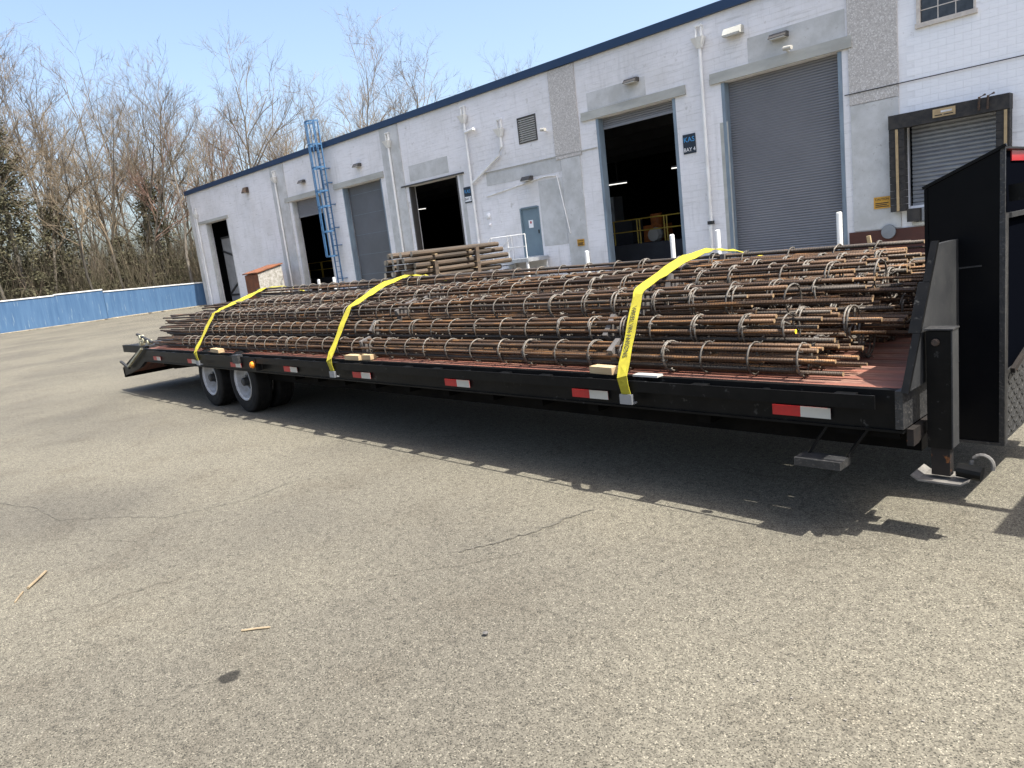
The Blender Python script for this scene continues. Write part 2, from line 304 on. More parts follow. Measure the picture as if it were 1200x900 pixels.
# ---------------------------------------------------------------- warehouse
WX, WY = -58.25, 23.392 + .029*(-43.25)
WA = math.atan(.029)
wh = empty('warehouse', (WX, WY, 0), WA, 'long pale painted block warehouse with navy roof trim and tall loading bays', 'building')
def S(x): return (x - WX) * 1.0004
OP = dict(d1=(S(-55.8),S(-52.2),0,6.0), d2=(S(-42.9),S(-39.25),0,5.95), d3=(S(-37.1),S(-33.35),0,5.97), d4=(S(-31.1),S(-27.35),0,5.22),
          b4=(S(-18.97),S(-15.41),0,6.08), b5=(S(-13.62),S(-9.67),0,6.16), dk=(S(-7.97),S(-5.7),1.42,3.68), pd=(S(-23.52),S(-22.45),1.13,3.22),
          vt=(S(-23.12),S(-22.05),5.87,6.93), wn=(S(-7.62),S(-6.2),6.22,7.72))
H = 8.5; TH = .42; SR = S(-8.1); SEND = S(3)
def wallgrid(s0, s1, name, mt):
    ss = sorted({s0, s1} | {v for o in OP.values() for v in o[:2] if s0 < v < s1}); zs = sorted({0, H} | {v for o in OP.values() for v in o[2:]})
    b = MB()
    for a, c in zip(ss, ss[1:]):
        for z0, z1 in zip(zs, zs[1:]):
            sm, zm = (a+c)/2, (z0+z1)/2
            if any(o[0] < sm < o[1] and o[2] < zm < o[3] for o in OP.values()): continue
            b.quad((a,0,z0),(c,0,z0),(c,0,z1),(a,0,z1)); b.quad((a,TH,z1),(c,TH,z1),(c,TH,z0),(a,TH,z0))
    for o in OP.values():
        if not (s0 <= o[0] and o[1] <= s1): continue
        a, c, z0, z1 = o
        b.quad((a,0,z0),(a,0,z1),(a,TH,z1),(a,TH,z0)); b.quad((c,0,z1),(c,0,z0),(c,TH,z0),(c,TH,z1)); b.quad((a,0,z1),(c,0,z1),(c,TH,z1),(a,TH,z1))
        if z0 > 0: b.quad((c,0,z0),(a,0,z0),(a,TH,z0),(c,TH,z0))
    b.build(name, mt, wh)
wallgrid(0, SR, 'wall', M['wall']); wallgrid(SR, SEND, 'wall', M['wall_right'])
b = MB(); b.quad((0,.0,0),(0,0,H),(0,40,H),(0,40,0)); b.quad((SEND,0,0),(SEND,40,0),(SEND,40,H),(SEND,0,H)); b.quad((0,40,0),(0,40,H),(SEND,40,H),(SEND,40,0)); b.build('side_wall', M['wall'], wh)
b = MB(); b.box(-.1,SEND,-.1,40,H+.002,H+.05); b.build('roof', M['dark'], wh)
b = MB(); b.box(-.12,S(-12.0),-.13,-.002,H-.13,H+.17); b.box(-.12,-.002,-.0,40,H-.13,H+.17); b.build('roof_trim', M['navy'], wh)
b = MB(); b.box(S(-11.99),SEND,-.13,-.002,H-.13,H+.17); b.build('roof_trim', M['navy'], wh)
# interior shell (dark hall) with raised floor
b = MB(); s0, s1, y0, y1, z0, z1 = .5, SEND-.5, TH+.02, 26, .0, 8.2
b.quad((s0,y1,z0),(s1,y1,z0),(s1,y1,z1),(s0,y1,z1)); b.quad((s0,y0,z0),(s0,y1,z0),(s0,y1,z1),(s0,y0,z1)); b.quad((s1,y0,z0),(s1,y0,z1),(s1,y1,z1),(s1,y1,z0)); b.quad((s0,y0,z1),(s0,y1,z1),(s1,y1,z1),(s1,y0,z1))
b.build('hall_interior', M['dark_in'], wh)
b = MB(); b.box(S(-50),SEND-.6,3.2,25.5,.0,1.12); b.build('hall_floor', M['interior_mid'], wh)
b = MB()
for k in range(4): b.box(1, SEND-1, 5+k*4, 5.18+k*4, 6.0+.1*k, 6.5+.1*k)
for x in (-41.5,-30,-17.9,-16.6): b.box(S(x), S(x)+.16, 7, 7.16, 1.12, 6)
b.build('roof_beam', M['interior_mid'], wh)
# pilasters with worn paint
def pil(x0, x1, mt, z0=0, z1=H-.15, pr=.05): MB().box(S(x0),S(x1),-pr,-.001,z0,z1).build('pilaster', M[mt], wh)
pil(-44.95,-43.2,'aggregate_light'); pil(-32.9,-31.35,'aggregate_light'); pil(-21.15,-19.8,'aggregate',4.9); pil(-20.9,-19.9,'aggregate_light',.2,4.88,.04)
pil(-9.47,-8.12,'aggregate',4.55); pil(-9.45,-8.12,'aggregate_light',.85,4.53,.045); pil(-58.24,-57.7,'aggregate_light'); pil(-27.2,-26.95,'aggregate_light',0,5.2,.012)
# brown painted base and patches above lintels
MB().box(S(-9.6),SEND,-.055,-.001,.0,.82).build('base_band', M['brown_base'], wh)
for x0, x1, z0, z1 in ((-19.3,-16.6,6.45,7.1), (-12.6,-9.55,6.5,7.3), (-30.9,-27.9,5.45,6.2), (-25.4,-20.95,4.45,5.0), (-22.3,-20.95,1.5,4.2)):
    MB().box(S(x0),S(x1),-.012,-.001,z0,z1).build('render_patch', M['aggregate_light'], wh)
# control joint line
MB().box(S(-9.6),SEND,-.068,-.05,4.86,4.885).build('control_joint', M['dark'], wh); MB().box(S(-25.6),S(-19),-.05,-.012,5.02,5.05).build('control_joint', M['lintel'], wh)
# block skin: every block from the third bay rightwards stands proud of recessed joints
blk = MB(); bm = None; unit = {}
def blocked(a, c, z0, z1):
    for o in OP.values():
        if a < o[1]+.02 and c > o[0]-.02 and z0 < o[3]+.02 and z1 > o[2]-.02: return True
    for (x0, x1, q0, q1) in ((-21.15,-19.8,0,9), (-9.5,-8.08,0,9), (-9.6,9,0,.83), (-19.3,-16.6,6.45,7.1), (-12.6,-9.55,6.5,7.3), (-30.9,-27.9,5.45,6.2), (-25.4,-20.95,4.45,5.06), (-22.3,-20.95,1.5,4.2), (-32.9,-31.35,0,9), (-27.2,-26.95,0,5.2)):
        if a < S(x1) and c > S(x0) and z0 < q1 and z1 > q0: return True
    return False
def blockmb(wd):
    q = MB(); e = .0015; d = .0035; a, c, z0, z1 = e, wd-e, e, .2-e
    q.quad((a+.003,-d,z0+.003),(c-.003,-d,z0+.003),(c-.003,-d,z1-.003),(a+.003,-d,z1-.003))
    for p, r in (((a,z0),(c,z0)), ((c,z0),(c,z1)), ((c,z1),(a,z1)), ((a,z1),(a,z0))):
        f = lambda t: (t[0] + (.003 if t[0] == a else -.003), -d, t[1] + (.003 if t[1] == z0 else -.003))
        q.quad((p[0],-.0005,p[1]),(r[0],-.0005,r[1]),f(r),f(p))
    return q
single = blockmb(.4).mesh('concrete_block', M['wall_right'])
stuffs = {0: MB(), 1: MB()}
s_first = S(-34)
for row in range(42):
    z = row*.2; off = .2*(row % 2); k = 0; a = s_first - off
    while a < S(-.5):
        if a < SR < a+.4: a = SR + off
        if not blocked(a, a+.4, z, z+.2) and z+.2 < H-.14:
            if SR <= a < S(-4.3) and 3.2 < z < 8.2: link('concrete_block', single, wh, (a, -random.uniform(.0,.002), z))
            else:
                st = stuffs[0 if a < SR else 1]; st.T = Matrix.Translation((a, -random.uniform(0,.003), z)); q = blockmb(.4); base = len(st.v)
                for v in q.v: st.av(v)
                for f in q.f: st.face([base+i for i in f])
        a += .4
for k, st in stuffs.items(): o = st.build('concrete_blocks', M['wall' if k == 0 else 'wall_right'], wh); o['kind'] = 'stuff'
# lintels, frames, curtains
def lintel(x0, x1, z, h, mt='lintel', pr=.09):
    MB().box(S(x0),S(x1),-pr,-.003,z,z+h*.5).build('lintel', M[mt], wh); MB().box(S(x0)+.01,S(x1)-.01,-pr+.02,-.003,z+h*.5,z+h).build('lintel_cap', M[mt], wh)
lintel(-57.0,-51.9,6.02,.2); lintel(-43.6,-39.0,5.98,.28); lintel(-37.9,-33.05,6.0,.3); lintel(-31.65,-26.85,5.24,.07,'fixture'); lintel(-19.64,-14.95,6.1,.32); lintel(-14.0,-9.35,6.18,.34)
def jambs(o, wd=.1, mt='jamb', dp=.30):
    a, c, z0, z1 = o
    for q in ((a+.002,a+wd), (c-wd,c-.002)): MB().box(q[0],q[1],-.012,dp,z0,z1-.003).build('door_frame', M[mt], wh)
for k in ('d1','d2','d3','d4','b4','b5'): jambs(OP[k], .12 if k in ('b4','b5') else .09, 'jamb' if k in ('b4','b5','d3') else 'aggregate_light' if k != 'd4' else 'fixture')
def curtain(o, z0, pitch, y, mt, name='roller_door'):
    a, c = o[0]+.1, o[1]-.1; b = MB(); z = z0; top = o[3]
    while z < top-.001:
        z2 = min(z+pitch, top)
        pr = [(.012,0),(-.02,.2),(-.024,.6),(-.004,.85),(.012,1)]
        for (ya,ta),(yb,tb) in zip(pr, pr[1:]): b.quad((a,y+ya,z+(z2-z)*ta),(c,y+ya,z+(z2-z)*ta),(c,y+yb,z+(z2-z)*tb),(a,y+yb,z+(z2-z)*tb))
        z = z2
    o_ = b.build(name, M[mt], wh); MB().box(a,c,y-.04,y+.03,z0-.1,z0-.002).build('bottom_bar', M[mt], o_); return o_
curtain(OP['b5'], .1, .083, .30, 'curtain'); curtain(OP['b4'], 5.76, .083, .30, 'curtain'); curtain(OP['d2'], 5.05, .083, .32, 'curtain'); curtain(OP['dk'], 1.5, .115, .26, 'galv')
o = MB().box(OP['d3'][0]+.1,OP['d3'][1]-.1,.33,.40,.01,5.96).build('sliding_door', M['curtain_flat'], wh)
for k in range(5): MB().box(OP['d3'][0]+.1,OP['d3'][1]-.1,.322,.329,1.1+k*1.1,1.112+k*1.1).build('panel_joint', M['jamb'], o)
# first doorway: inner gate leaf with braces
o = MB().box(OP['d1'][0]+.1,OP['d1'][1]-.1,.9,.96,.05,4.9).build('gate_leaf', M['gate_grey'], wh)
for a, c in (((OP['d1'][0]+.1,.87,3.9),(OP['d1'][1]-.1,.87,3.0)), ((OP['d1'][0]+.1,.87,.7),(OP['d1'][1]-.1,.87,2.3)), ((OP['d1'][0]+.1,.87,.6),(OP['d1'][1]-.1,.87,.6)), ((OP['d1'][0]+.1,.87,4.85),(OP['d1'][1]-.1,.87,4.85))): MB().bar(a, c, .05, .14).build('brace', M['dark'], o)
# bay interior things: rails, machine, lamps
def railing(name, x0, x1, y, z, n, mt, label, h=1.07):
    L_ = S(x1)-S(x0); r = empty(name, (0,0,0), 0, label, 'railing'); r.parent = None
    ca, sa = math.cos(WA), math.sin(WA); r.location = (WX+S(x0)*ca-y*sa, WY+S(x0)*sa+y*ca, z); r.rotation_euler = (0,0,WA)
    for zz in (h, h*.52): MB().tube([(0,0,zz),(L_,0,zz)], .028, 6).build('rail', M[mt], r)
    for k in range(n+1):
        for dx in ((0,) if k in (0, n) else (-.07,.07)): MB().tube([(k*L_/n+dx,0,0),(k*L_/n+dx,0,h)], .03, 6).build('post', M[mt], r)
    return r
railing('safety_railing', -22.8, -17.2, 3.7, 1.12, 4, 'yellow_rail', 'yellow tube safety railing inside the open bay marked BAY 4')
railing('safety_railing', -50.4, -45.0, 3.7, 1.12, 3, 'yellow_rail', 'dull yellow railing inside the open bay behind the blue ladder')
def wloc(x, y, z=0):
    ca, sa = math.cos(WA), math.sin(WA); return (WX+S(x)*ca-y*sa, WY+S(x)*sa+y*ca, z)
t = empty('machine', wloc(-22.6, 6, 1.12), WA, 'dim grey and orange machine behind the yellow railing in the open bay', 'machine')
MB().box(-1.3,.9,-.4,.5,0,1.1).build('base', M['interior_mid'], t); MB().box(-1.1,-.1,-.35,.4,1.102,2.3).build('cabinet', M['galv'], t); MB().tube([(-.9,-.45,1.2),(-.7,-.5,2.2),(-.2,-.5,1.5)], .05).build('hose', M['dark'], t)
MB().box(1.6,2.6,-.5,.4,0,.75).build('tray', M['machine_orange'], t); MB().tube([(2.1,-.1,.752),(2.1,-.1,1.25)], .28, 14).build('drum', M['machine_orange'], t)
t = MB(); t.lathe([(.001,-.25),(.28,-.22),(.33,0),(.28,.22),(.001,.25)], (0,0,.3), 12); o = t.build('sack', M['bag'], loc=wloc(-19.6,4.4,1.12)); tag(o, 'pale sack lying behind the yellow railing in the open bay', 'sack')
for k, (x, y, z, ln, lab) in enumerate(((-20.6,2.6,3.75,.75,'lit ceiling tube at the left inside the open bay marked BAY 4'), (-17.35,2.5,3.95,.35,'lit tube glimpsed at the right edge of the open bay marked BAY 4'), (-34.5,3.0,4.35,.45,'lit ceiling tube inside the third open doorway'))):
    o = empty('tube_lamp', wloc(x,y,z), WA, lab, 'lamp'); MB().tube([(0,0,0),(ln,.3,0)], .02, 8).build('tube', M['tube'], o); MB().box(-.02,ln,.03,.35,.04,.09).build('fitting', M['interior_mid'], o)
    MB().tube([(ln/2,.15,.09),(ln/2,.15,8.15-z)], .008, 4).build('hanger', M['dark'], o)
# personnel door
a, c, z0, z1 = OP['pd']
pdr = MB().box(a+.04,c-.04,.05,.1,z0+.01,z1-.04).build('door', M['door_blue'], wh)
q = MB(); q.box(a-.03,a+.04,-.02,.12,z0,z1); q.box(c-.04,c+.03,-.02,.12,z0,z1); q.box(a+.04,c-.04,-.02,.12,z1-.04,z1+.03); q.build('door_frame', M['door_blue'], wh)
MB().box(a+.38,a+.64,.035,.049,z0+1.22,z0+1.55).build('notice', M['sign_white'], pdr); MB().box(a+.47,a+.56,.030,.034,z0+1.4,z0+1.5).build('pictogram', M['red_tape'], pdr); MB().box(c-.12,c-.06,-.03,.049,z0+.95,z0+1.1).build('handle', M['dark'], pdr)
# louvre vent
a, c, z0, z1 = OP['vt']
vt = MB(); vt.box(a,a+.05,-.03,.1,z0,z1); vt.box(c-.05,c,-.03,.1,z0,z1); vt.box(a+.05,c-.05,-.03,.1,z0,z0+.04); vt.box(a+.05,c-.05,-.03,.1,z1-.04,z1); vt = vt.build('louvre_frame', M['fixture'], wh)
MB().box(a+.03,c-.03,.2,.22,z0,z1).build('backing', M['dark'], vt)
sl_ = MB().prism([(0,-.03,0),(0,.03,.07),(0,.036,.066),(0,-.024,-.004)], (c-a-.1,0,0)).mesh('slat', M['lens'])
for k in range(11): link('slat', sl_, vt, (a+.05,0,z0+.06+k*.088))
MB().box(a-.4,a-.38,.0,.001,z0,z0).build('stain_strip', M['lintel'], vt) if False else None
# window high on the right
a, c, z0, z1 = OP['wn']
wn = MB(); wn.box(a,a+.09,-.05,.12,z0+.1,z1); wn.box(c-.05,c,-.05,.12,z0+.1,z1); wn.box(a+.09,c-.05,-.05,.12,z1-.06,z1); wn = wn.build('window_frame', M['frame'], wh)
MB().box(a-.03,c+.04,-.09,.14,z0-.02,z0+.098).build('window_sill', M['frame'], wn)
nx, nz_ = 3, 4; pw = (c-.05-a-.09)/nx; ph = (z1-.06-z0-.1)/nz_
pane = MB().box(.012,pw-.012,.03,.036,.012,ph-.012).mesh('window_pane', M['glass'])
for i in range(nx):
    for j in range(nz_): link('window_pane', pane, wn, (a+.09+i*pw, random.uniform(0,.004), z0+.1+j*ph))
for i in range(1, nx): MB().box(a+.09+i*pw-.012,a+.09+i*pw+.012,.02,.05,z0+.1,z1-.06).build('muntin', M['frame'], wn)
for j in range(1, nz_): MB().box(a+.09,c-.05,.018,.048,z0+.1+j*ph-.012,z0+.1+j*ph+.012).build('muntin', M['frame'], wn)
# conductor heads, downpipes
def downpipe(x, ztop, zb, mt='white_pipe', kink=None, r=.06):
    y = -.13; s = S(x); p = MB()
    pts = kink(s) if kink else [(s,y,ztop-.3),(s,y,zb)]
    dp = p.tube(pts, r, 10).build('downpipe', M[mt], wh)
    hd = MB(); w0, w1 = .23, .08
    hd.v = []; a_ = [(s-w0,-.33,ztop),(s+w0,-.33,ztop),(s+w0,-.06,ztop),(s-w0,-.06,ztop)]; b_ = [(s-w1,-.2,ztop-.33),(s+w1,-.2,ztop-.33),(s+w1,-.06,ztop-.33),(s-w1,-.06,ztop-.33)]
    ia = [hd.av(q_) for q_ in a_]; ib = [hd.av(q_) for q_ in b_]
    for k in range(4): hd.face([ib[k], ib[(k+1) % 4], ia[(k+1) % 4], ia[k]])
    hd.face(ia); hd.face(ib[::-1]); hd.build('conductor_head', M[mt], dp)
    fr = MB()
    for dx in (-.1,.1): fr.box(s+dx-.02,s+dx+.02,-.16,-.06,ztop+.002,ztop+.36)
    fr.box(s-.14,s+.14,-.17,-.06,ztop+.362,ztop+.41); fr.build('scupper', M[mt], dp)
    return dp
downpipe(-56.95,6.85,0,r=.05); downpipe(-44.3,7.65,0); downpipe(-32.15,7.65,0); downpipe(-26.3,7.7,0)
d5 = downpipe(-14.25,7.75,0,kink=lambda s: [(s,-.13,7.45),(s,-.13,1.6),(s-.02,-.16,1.45),(s-.02,-.16,0)])
MB().box(S(-14.25)-.09,S(-14.25)+.09,-.22,-.055,1.58,1.7).build('pipe_coupling', M['dark'], d5)
d6 = downpipe(-24.1,6.7,5,kink=lambda s: [(s,-.13,6.4),(s,-.13,5.95),(s-.25,-.13,5.6),(S(-26.2),-.13,4.7)])
MB().tube([(S(-26.3),-.15,6.95),(S(-25.6),-.2,7.0),(S(-25.55),-.3,6.9)], .07, 8).build('camera_arm', M['white_pipe'], d5)
MB().box(S(-13.75),S(-13.45),-.004,-.001,.2,4.9).build('damp_stain', M['lintel'], wh)
# conduit by the personnel door
MB().tube([(S(-25.5),-.04,4.0),(S(-21.9),-.04,4.35),(S(-21.2),-.06,4.3),(S(-21.15),-.06,4.1),(S(-20.75),-.07,1.9)], .025, 6).build('conduit', M['white_pipe'], wh)
# wall fixtures: each a thing of its own
def fixture(x, z, w_, h_, d_, lab, lens=True, mt='fixture'):
    o = empty('wall_light', wloc(x,-.01,z), WA, lab, 'wall light'); b = MB(); b.prism([(-w_/2,0,0),(-w_/2,0,h_),(-w_/2,-d_*.6,h_),(-w_/2,-d_,h_*.15),(-w_/2,-d_,0)], (w_,0,0)); b.build('housing', M[mt], o)
    if lens: MB().box(-w_/2+.03,w_/2-.03,-d_-.006,-d_*.3,-.03,-.002).build('lens', M['lens'], o)
    return o
fixture(-41.1,6.85,.5,.17,.3,'dark wall light above the open bay beside the blue ladder'); fixture(-35.15,6.85,.5,.17,.3,'dark wall light above the closed flat grey door')
fixture(-17.1,6.98,.55,.15,.3,'slim dark wall light above the BAY 4 opening'); fixture(-11.5,7.0,.55,.15,.3,'slim dark wall light above the wide grey roller shutter'); fixture(-22.8,4.33,.5,.17,.3,'dark wall light above the steel blue personnel door')
fixture(-13.0,7.5,.62,.24,.32,'boxy pale floodlight high beside the tallest downpipe',mt='lintel'); fixture(-48.35,7.25,.4,.35,.35,'rusty looking lamp high on the wall near the far warehouse corner',mt='rust_patch')
def bracket(x, z, lab, mt='white_pipe'):
    o = empty('camera_mount', wloc(x,-.02,z), WA, lab, 'camera'); MB().tube([(0,0,0),(.05,-.35,.05)], .04, 8).build('arm', M[mt], o); MB().tube([(.0,-.35,.05),(.28,-.42,.02)], .065, 10).build('camera_body', M['lens'], o)
bracket(-21.5,6.1,'small white security camera on an arm right of the louvre vent'); bracket(-11.25,6.55,'small horn camera over the lintel of the wide roller shutter')
for k, (x, z, r_, lab) in enumerate(((-25.55,3.15,.13,'round white wall lamp left of the personnel door'), (-25.5,2.75,.06,'tiny white fitting below the round lamp by the personnel door'))):
    o = MB(); o.lathe([(.001,-.1),(r_*.8,-.08),(r_,-.02),(r_,.01)], (0,0,0), 16); o = o.build('round_lamp', M['sign_white'], loc=wloc(x,-.01,z)); o.rotation_euler = (0,0,WA); tag(o, lab, 'lamp')
# signs
def sign(x, z, w_, h_, lab, parts, mt='sign_navy', y=-.03):
    o = empty('sign', wloc(x,y,z), WA, lab, 'sign'); MB().box(-w_/2,w_/2,0,.015,-h_/2,h_/2).build('sign_board', M[mt], o)
    for body, size, dx, dz, m_, sx in parts:
        me = textmesh(body, size, .002); me.materials.append(M[m_]); t_ = link('lettering', me, o, (dx,-.004,dz), (math.pi/2,0,0)); t_.scale = (sx,1,1)
    return o
s4 = sign(-14.95,4.44,.5,.66,'navy bay sign reading KAS BAY 4 right of the open bay',[('KAS',.24,0,.14,'sign_cyan',1.05),('BAY 4',.19,0,-.2,'sign_white',.95)],y=-.03)
s2 = sign(-26.75,4.25,.5,.72,'navy bay sign reading KAS BAY 3 beside the third open doorway',[('KAS',.22,0,.15,'sign_cyan',1.05)])
MB().box(-.22,.22,-.006,-.001,-.3,-.08).build('white_panel', M['sign_white'], s2); me = textmesh('BAY 3', .16, .002); me.materials.append(M['print']); link('lettering', me, s2, (0,-.009,-.19), (math.pi/2,0,0))
for x, z, w_, h_, lab in ((-20.25,1.48,.36,.27,'small orange caution sign left of the BAY 4 opening'), (-8.62,1.62,.46,.34,'orange caution sign beside the dock seal')):
    s_ = sign(x,z,w_,h_,lab,[('CAUTION',h_*.28,0,h_*.28,'print',.9)],'sign_orange',y=-.075)
    for k in range(3): MB().box(-w_*.4,w_*(.4-.1*(k % 2)),-.006,-.001,-h_*.02-k*h_*.15-.02,-h_*.02-k*h_*.15+.005).build('print_line', M['print'], s_)
# dock seal round the raised dock door (part of the building)
a, c, z0, z1 = S(-8.1), S(-5.62), 1.3, 3.62
ds = MB().box(a-.2,c+.25,-.38,-.002,3.62,4.0).build('dock_seal_header', M['cushion'], wh)
for q0, q1 in ((a-.2,a+.2), (c-.05,c+.25)):
    pd_ = MB(); zz = z0
    while zz < 3.6: pd_.box(q0,q1,-.36+.015*random.random(),-.06,zz+.006,min(zz+.2,3.615)); zz += .2
    pd_ = pd_.build('dock_seal_pad', M['cushion'], wh); MB().box(q0+.18,q0+.25,-.385,-.37,z0+.02,3.6).build('guide_stripe', M['tan'], pd_)
MB().box(S(-7.15),S(-6.6),-.4,-.381,3.72,3.94).build('maker_plate', M['tan'], ds)
for k in range(2):
    me = textmesh('DOCK SEAL' if k == 0 else '', .09, .002) if k == 0 else None
for k, (x0, x1) in enumerate(((-7.1,-6.92),(-6.88,-6.65))): MB().box(S(x0),S(x1),-.404,-.401,3.76,3.785).build('print_line', M['print'], ds)
MB().box(S(-6.95),S(-6.68),-.404,-.401,3.83,3.88).build('print_line', M['cap_white'], ds)
for x in (-6.05,-5.85): MB().tube([(S(x),-.42,3.7),(S(x)+.02,-.45,4.02),(S(x)+.12,-.3,4.08)], .03, 6).build('seal_hook', M['rust_patch'], ds)
MB().box(a+.22,a+.55,-.3,-.002,.98,1.35).build('dock_bumper', M['cushion'], wh); MB().box(a+.57,a+1.5,-.16,-.002,.98,1.36).build('leveller_plate', M['galv'], wh); MB().box(a+.3,c,-.12,-.002,.86,.95).build('dock_sill', M['lintel'], wh)
o = MB(); o.lathe([(.001,-.03),(.2,-.025),(.21,0),(.2,.01),(.001,.01)], (0,0,0), 24); o = o.build('wall_disc', M['galv'], loc=wloc(-8.45,-.1,.75)); o.rotation_euler = (0,0,WA); tag(o, 'round grey cap on the brown base band below the dock', 'disc')
o = MB().box(-.05,.05,-.04,.04,0,.72).build('wooden_stake', M['pine'], loc=wloc(-8.7,-.7,0)); o.rotation_euler = (.1,-.12,0); tag(o, 'pale wooden stake leaning against the brown base of the warehouse', 'stake')
# loose wood and sheet standing in for sunlit ground below the dock
for k, (x, y, w_, d_, h_, mt, lab) in enumerate(((-7.6,-1.5,1.5,.9,.06,'cap_white','pale sheet lying on the ground below the dock'), (-6.6,-2.0,1.6,.14,.1,'pine','pale plank lying across the sheet below the dock'))):
    o = MB().box(-w_/2,w_/2,-d_/2,d_/2,0,h_).build(('sheet','timber_plank')[k], M[mt], loc=wloc(x,y,.005+.07*k)); o.rotation_euler = (0,0,.35*k+.1); tag(o, lab, ('sheet','plank')[k])

# bollards
for k, (x, y, h_, lab) in enumerate(((-39.7,-.9,1.12,'white bollard left of the blue ladder foot'), (-38.0,-.9,1.15,'white bollard at the foot of the blue ladder'), (-19.4,-.8,1.14,'white bollard left of the BAY 4 opening'),
        (-15.45,-.8,1.4,'white bollard at the right edge of the BAY 4 opening'), (-13.65,-.8,1.38,'white bollard left of the wide roller shutter'), (-9.6,-.8,1.5,'white bollard right of the wide roller shutter'), (-43.5,-.9,.7,'short white bollard at the pilaster beside the rusty shed'))):
    o = MB(); o.tube([(0,0,0),(0,0,h_-.03),(0,0,h_)], [.085,.085,.05], 14); o = o.build('bollard', M['white_pipe'], loc=wloc(x,y,0), smooth=False); tag(o, lab, 'bollard', 'white bollards along the warehouse')

# caged ladder
ld = empty('caged_ladder', wloc(-38.35,-.02,0), WA, 'blue caged access ladder fixed to the warehouse and rising above its roof', 'ladder')
for dx in (-.25,.25): MB().box(dx-.03,dx+.03,-.29,-.23,.3,9.9).build('side_rail', M['ladder'], ld)
rg = MB().tube([(-.22,-.26,0),(.22,-.26,0)], .016, 6).mesh('rung', M['ladder'])
for k in range(27): link('rung', rg, ld, (0,0,.5+k*.305))
for z in (1.0,2.9,3.9,5.2,6.4,7.2): 
    for dx in (-.25,.25): MB().box(dx-.02,dx+.14,-.24,.0,z,z+.05).build('wall_bracket', M['ladder'], ld)
def hoop(): 
    pts = [(-.28,-.26,0)] + [(.42*math.cos(math.pi+math.pi*k/10)*1.0, -.45+.42*math.sin(math.pi+math.pi*k/10), 0) for k in range(11)] + [(.28,-.26,0)]
    b = MB()
    for p, q in zip(pts, pts[1:]): b.bar(p, q, .015, .09)
    return b.mesh('cage_hoop', M['ladder'])
hm = hoop()
for z in (2.35,3.75,5.15,6.0,7.3,8.55,9.8): link('cage_hoop', hm, ld, (0,0,z))
for k in range(5):
    an = math.pi+math.pi*(k+.5)/5; MB().box(.42*math.cos(an)-.03,.42*math.cos(an)+.03,-.45+.42*math.sin(an)-.012,-.45+.42*math.sin(an)+.012,2.35,9.85).build('cage_strap', M['ladder'], ld)
# personnel stairs
st = empty('entry_stairs', wloc(-24.2,-.05,0), WA, 'white railed metal stairs and landing at the personnel door', 'stairs')
MB().box(.0,2.1,-1.3,0,.95,1.1).build('landing', M['alu'], st)
for x in (.1,2.0):
    for y in (-1.25,-.05): MB().box(x-.04,x+.04,y-.04,y+.04,0,.948).build('leg', M['white_pipe'], st)
for y in (-1.28,-.06): MB().prism([(0,y,1.0),(0,y,.75),(-1.45,y,0),(-1.75,y,0)], (0,.05,0)).build('stringer', M['white_pipe'], st)
for k in range(5): MB().box(-.32-.3*k,-.02-.3*k,-1.22,-.07,.84-.19*k,.88-.19*k).build('tread', M['alu'], st)
for y, far in ((-1.28,2.05), (-.03,0)):
    for dz in (.0,.5):
        p = [(-1.7,y,.98-dz),(0,y,2.1-dz)] + ([(far,y,2.1-dz)] if far else []); MB().tube(p, .022, 6).build('handrail', M['white_pipe'], st)
    for x, z0_, z1_ in ((-1.7,0,.98),(0,1.0,2.1)) + (((1.0,1.0,2.1),(2.05,1.0,2.1)) if far else ()): MB().tube([(x,y,z0_),(x,y,z1_)], .022, 6).build('rail_post', M['white_pipe'], st)
# rusty shed by the wall
sh = empty('rusty_shed', (-43.1, 19.7, 0), 0, 'small rust brown lean-to box with slanted lid and flaking pale side', 'shed')
MB().box(-1.9,-.02,0,1.62,0,1.85).build('front_panel', M['rust_sheet'], sh)
MB().prism([(0,.0,0),(0,1.6,0),(0,1.6,2.25),(0,.0,1.86)], (-.018,0,0)).build('side_panel', M['mottled'], sh)
MB().prism([(.06,-.08,1.9),(.06,1.68,2.30),(.06,1.68,2.36),(.06,-.08,1.96)], (-2.1,0,0)).build('lid', M['rust_sheet'], sh)
MB().prism([(-.02,.02,1.852),(-.02,1.6,1.852),(-.02,1.6,2.25)], (-1.86,0,0)).build('top_fill', M['rust_sheet'], sh)

# ---------------------------------------------------------------- stack of round timber posts
PC = Vector((-20.92, 15.0, 0)); AL = math.radians(84); PA = Vector((math.cos(AL), math.sin(AL), 0)); PW = Vector((-PA.y, PA.x, 0))
def postmesh(L_, r_):
    b = MB(); n = 9; b.tube([(0,0,0),(L_*.33,random.uniform(-.02,.02),random.uniform(-.008,.008)),(L_*.66,random.uniform(-.02,.02),random.uniform(-.008,.008)),(L_,0,0)], [r_,r_*.97,r_*.95,r_*.92], n)
    k = len(b.f); b.m[k-1] = 1; b.m[k-2] = 1; return b.mesh('timber_post', [M['post_wood'], M['post_end']])
pms = [postmesh(3.55+.16*k, .098-.005*(k % 3)) for k in range(5)]
lay = ['bottom','second','third','fourth','fifth','sixth','seventh','eighth','top']
cols = ['on the sunny long face','second in from the long face','third in from the long face','fourth in from the long face','fifth in from the long face','sixth in from the long face','seventh in from the long face','on the far side']
